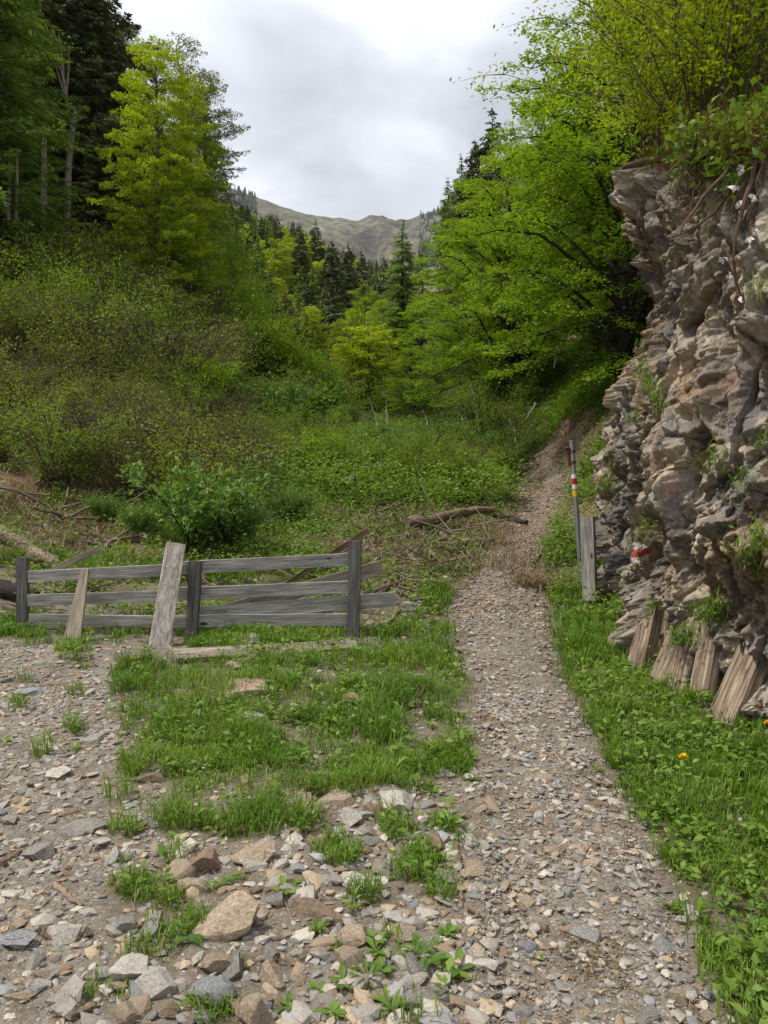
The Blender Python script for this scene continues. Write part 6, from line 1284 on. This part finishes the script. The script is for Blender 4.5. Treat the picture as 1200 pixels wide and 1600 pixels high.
# dandelions and daisies
def flower(px, py, hp, kind, label, group):
    g = ray_ground([px], [py + hp])[0]; d = g[1]; h = hp / F * d; t = empty('dandelion' if kind == 'd' else 'daisy', tuple(g), label, 'dandelion' if kind == 'd' else 'daisy', group)
    b = MB(); tube(b, [[0, 0, 0], [.004, 0, h * .6], [0, 0, h]], .0018, 4); obj('stalk', b.mesh('stalk', M['stem']), t); f = MB(); n = 26 if kind == 'd' else 12; a = np.arange(n) * 2.4; h = h + (.035 if kind == 'd' and px > 700 else 0); R_ = (.03 if px > 700 else .022) if kind == 'd' else .011
    el = np.linspace(.1, 1.2, n) if kind == 'd' else np.full(n, .15); dd = np.stack([np.cos(a) * np.cos(el), np.sin(a) * np.cos(el), np.sin(el) * .8], -1)
    cards(f, np.tile([0, 0, h], (n, 1)), dd, nz(np.array([0, 0, 1.]) - dd * .3), R_, R_ * .5, .5); obj('flower_head', f.mesh('flower_head', M['dandelion' if kind == 'd' else 'petal']), t)
for x, y, hp in ((207,1029,14),(277,1021,8),(283,1019,8),(355,1023,5),(412,1012,8),(436,1015,6),(450,1012,6),(535,1007,5),(507,1016,5),(620,1010,20),(401,1030,5)): flower(x, y, hp, 'd', 'small yellow dandelion in the grass along the foot of the fence', 'dandelions by the fence')
flower(1181, 1111, 22, 'd', 'large yellow dandelion beside the rightmost split timber', None); flower(1199, 1140, 22, 'd', 'yellow dandelion at the right edge of the picture', None); flower(1067, 1194, 40, 'd', 'single yellow dandelion on a long stalk in the right hand grass', None)
for x, y in ((228,1137),(237,1139),(245,1140),(256,1138),(242,1146),(257,1143),(232,1128),(223,1125),(277,1189),(290,1190),(308,1184),(321,1195),(284,1202),(300,1198),(295,1205),(310,1192),(318,1200),(213,1148),(222,1152),(207,1160),(337,1237),(267,1135)): flower(x, y, 9, 'y', 'tiny white daisy in the patch at the left edge of the grass', 'daisies at the grass edge')
for x, y in ((945,728),(936,745),(950,720),(940,736),(926,750)):
    flower(x, y, 14, 'y', 'tiny white flower on the bank behind the marker pole', 'white flowers behind the marker pole')

# ---------------------------------------------------------------- air
def haze():
    import bmesh
    m = bpy.data.materials.new("air_haze"); m.use_nodes = True; nt = m.node_tree; nt.nodes.clear(); o = nt.nodes.new('ShaderNodeOutputMaterial'); v = nt.nodes.new('ShaderNodeVolumePrincipled')
    v.inputs['Color'].default_value = (0.80, 0.86, 0.95, 1); v.inputs['Density'].default_value = 0.00006; v.inputs['Anisotropy'].default_value = 0.2; nt.links.new(v.outputs[0], o.inputs['Volume'])
    x0, x1, y0, y1, z0, z1 = -3600, 3600, -700, 6000, -1400, 1300
    V = [(x, y, z) for z in (z0, z1) for y in (y0, y1) for x in (x0, x1)]; mb = MB(); mb.add(V, [[0, 2, 3, 1], [4, 5, 7, 6], [0, 1, 5, 4], [2, 6, 7, 3], [0, 4, 6, 2], [1, 3, 7, 5]])
    ob = obj('haze', mb.mesh('haze', m, smooth=False)); ob['kind'] = 'stuff'; ob['label'] = 'thin pale air in front of the far mountain'; ob['category'] = 'haze'
haze()
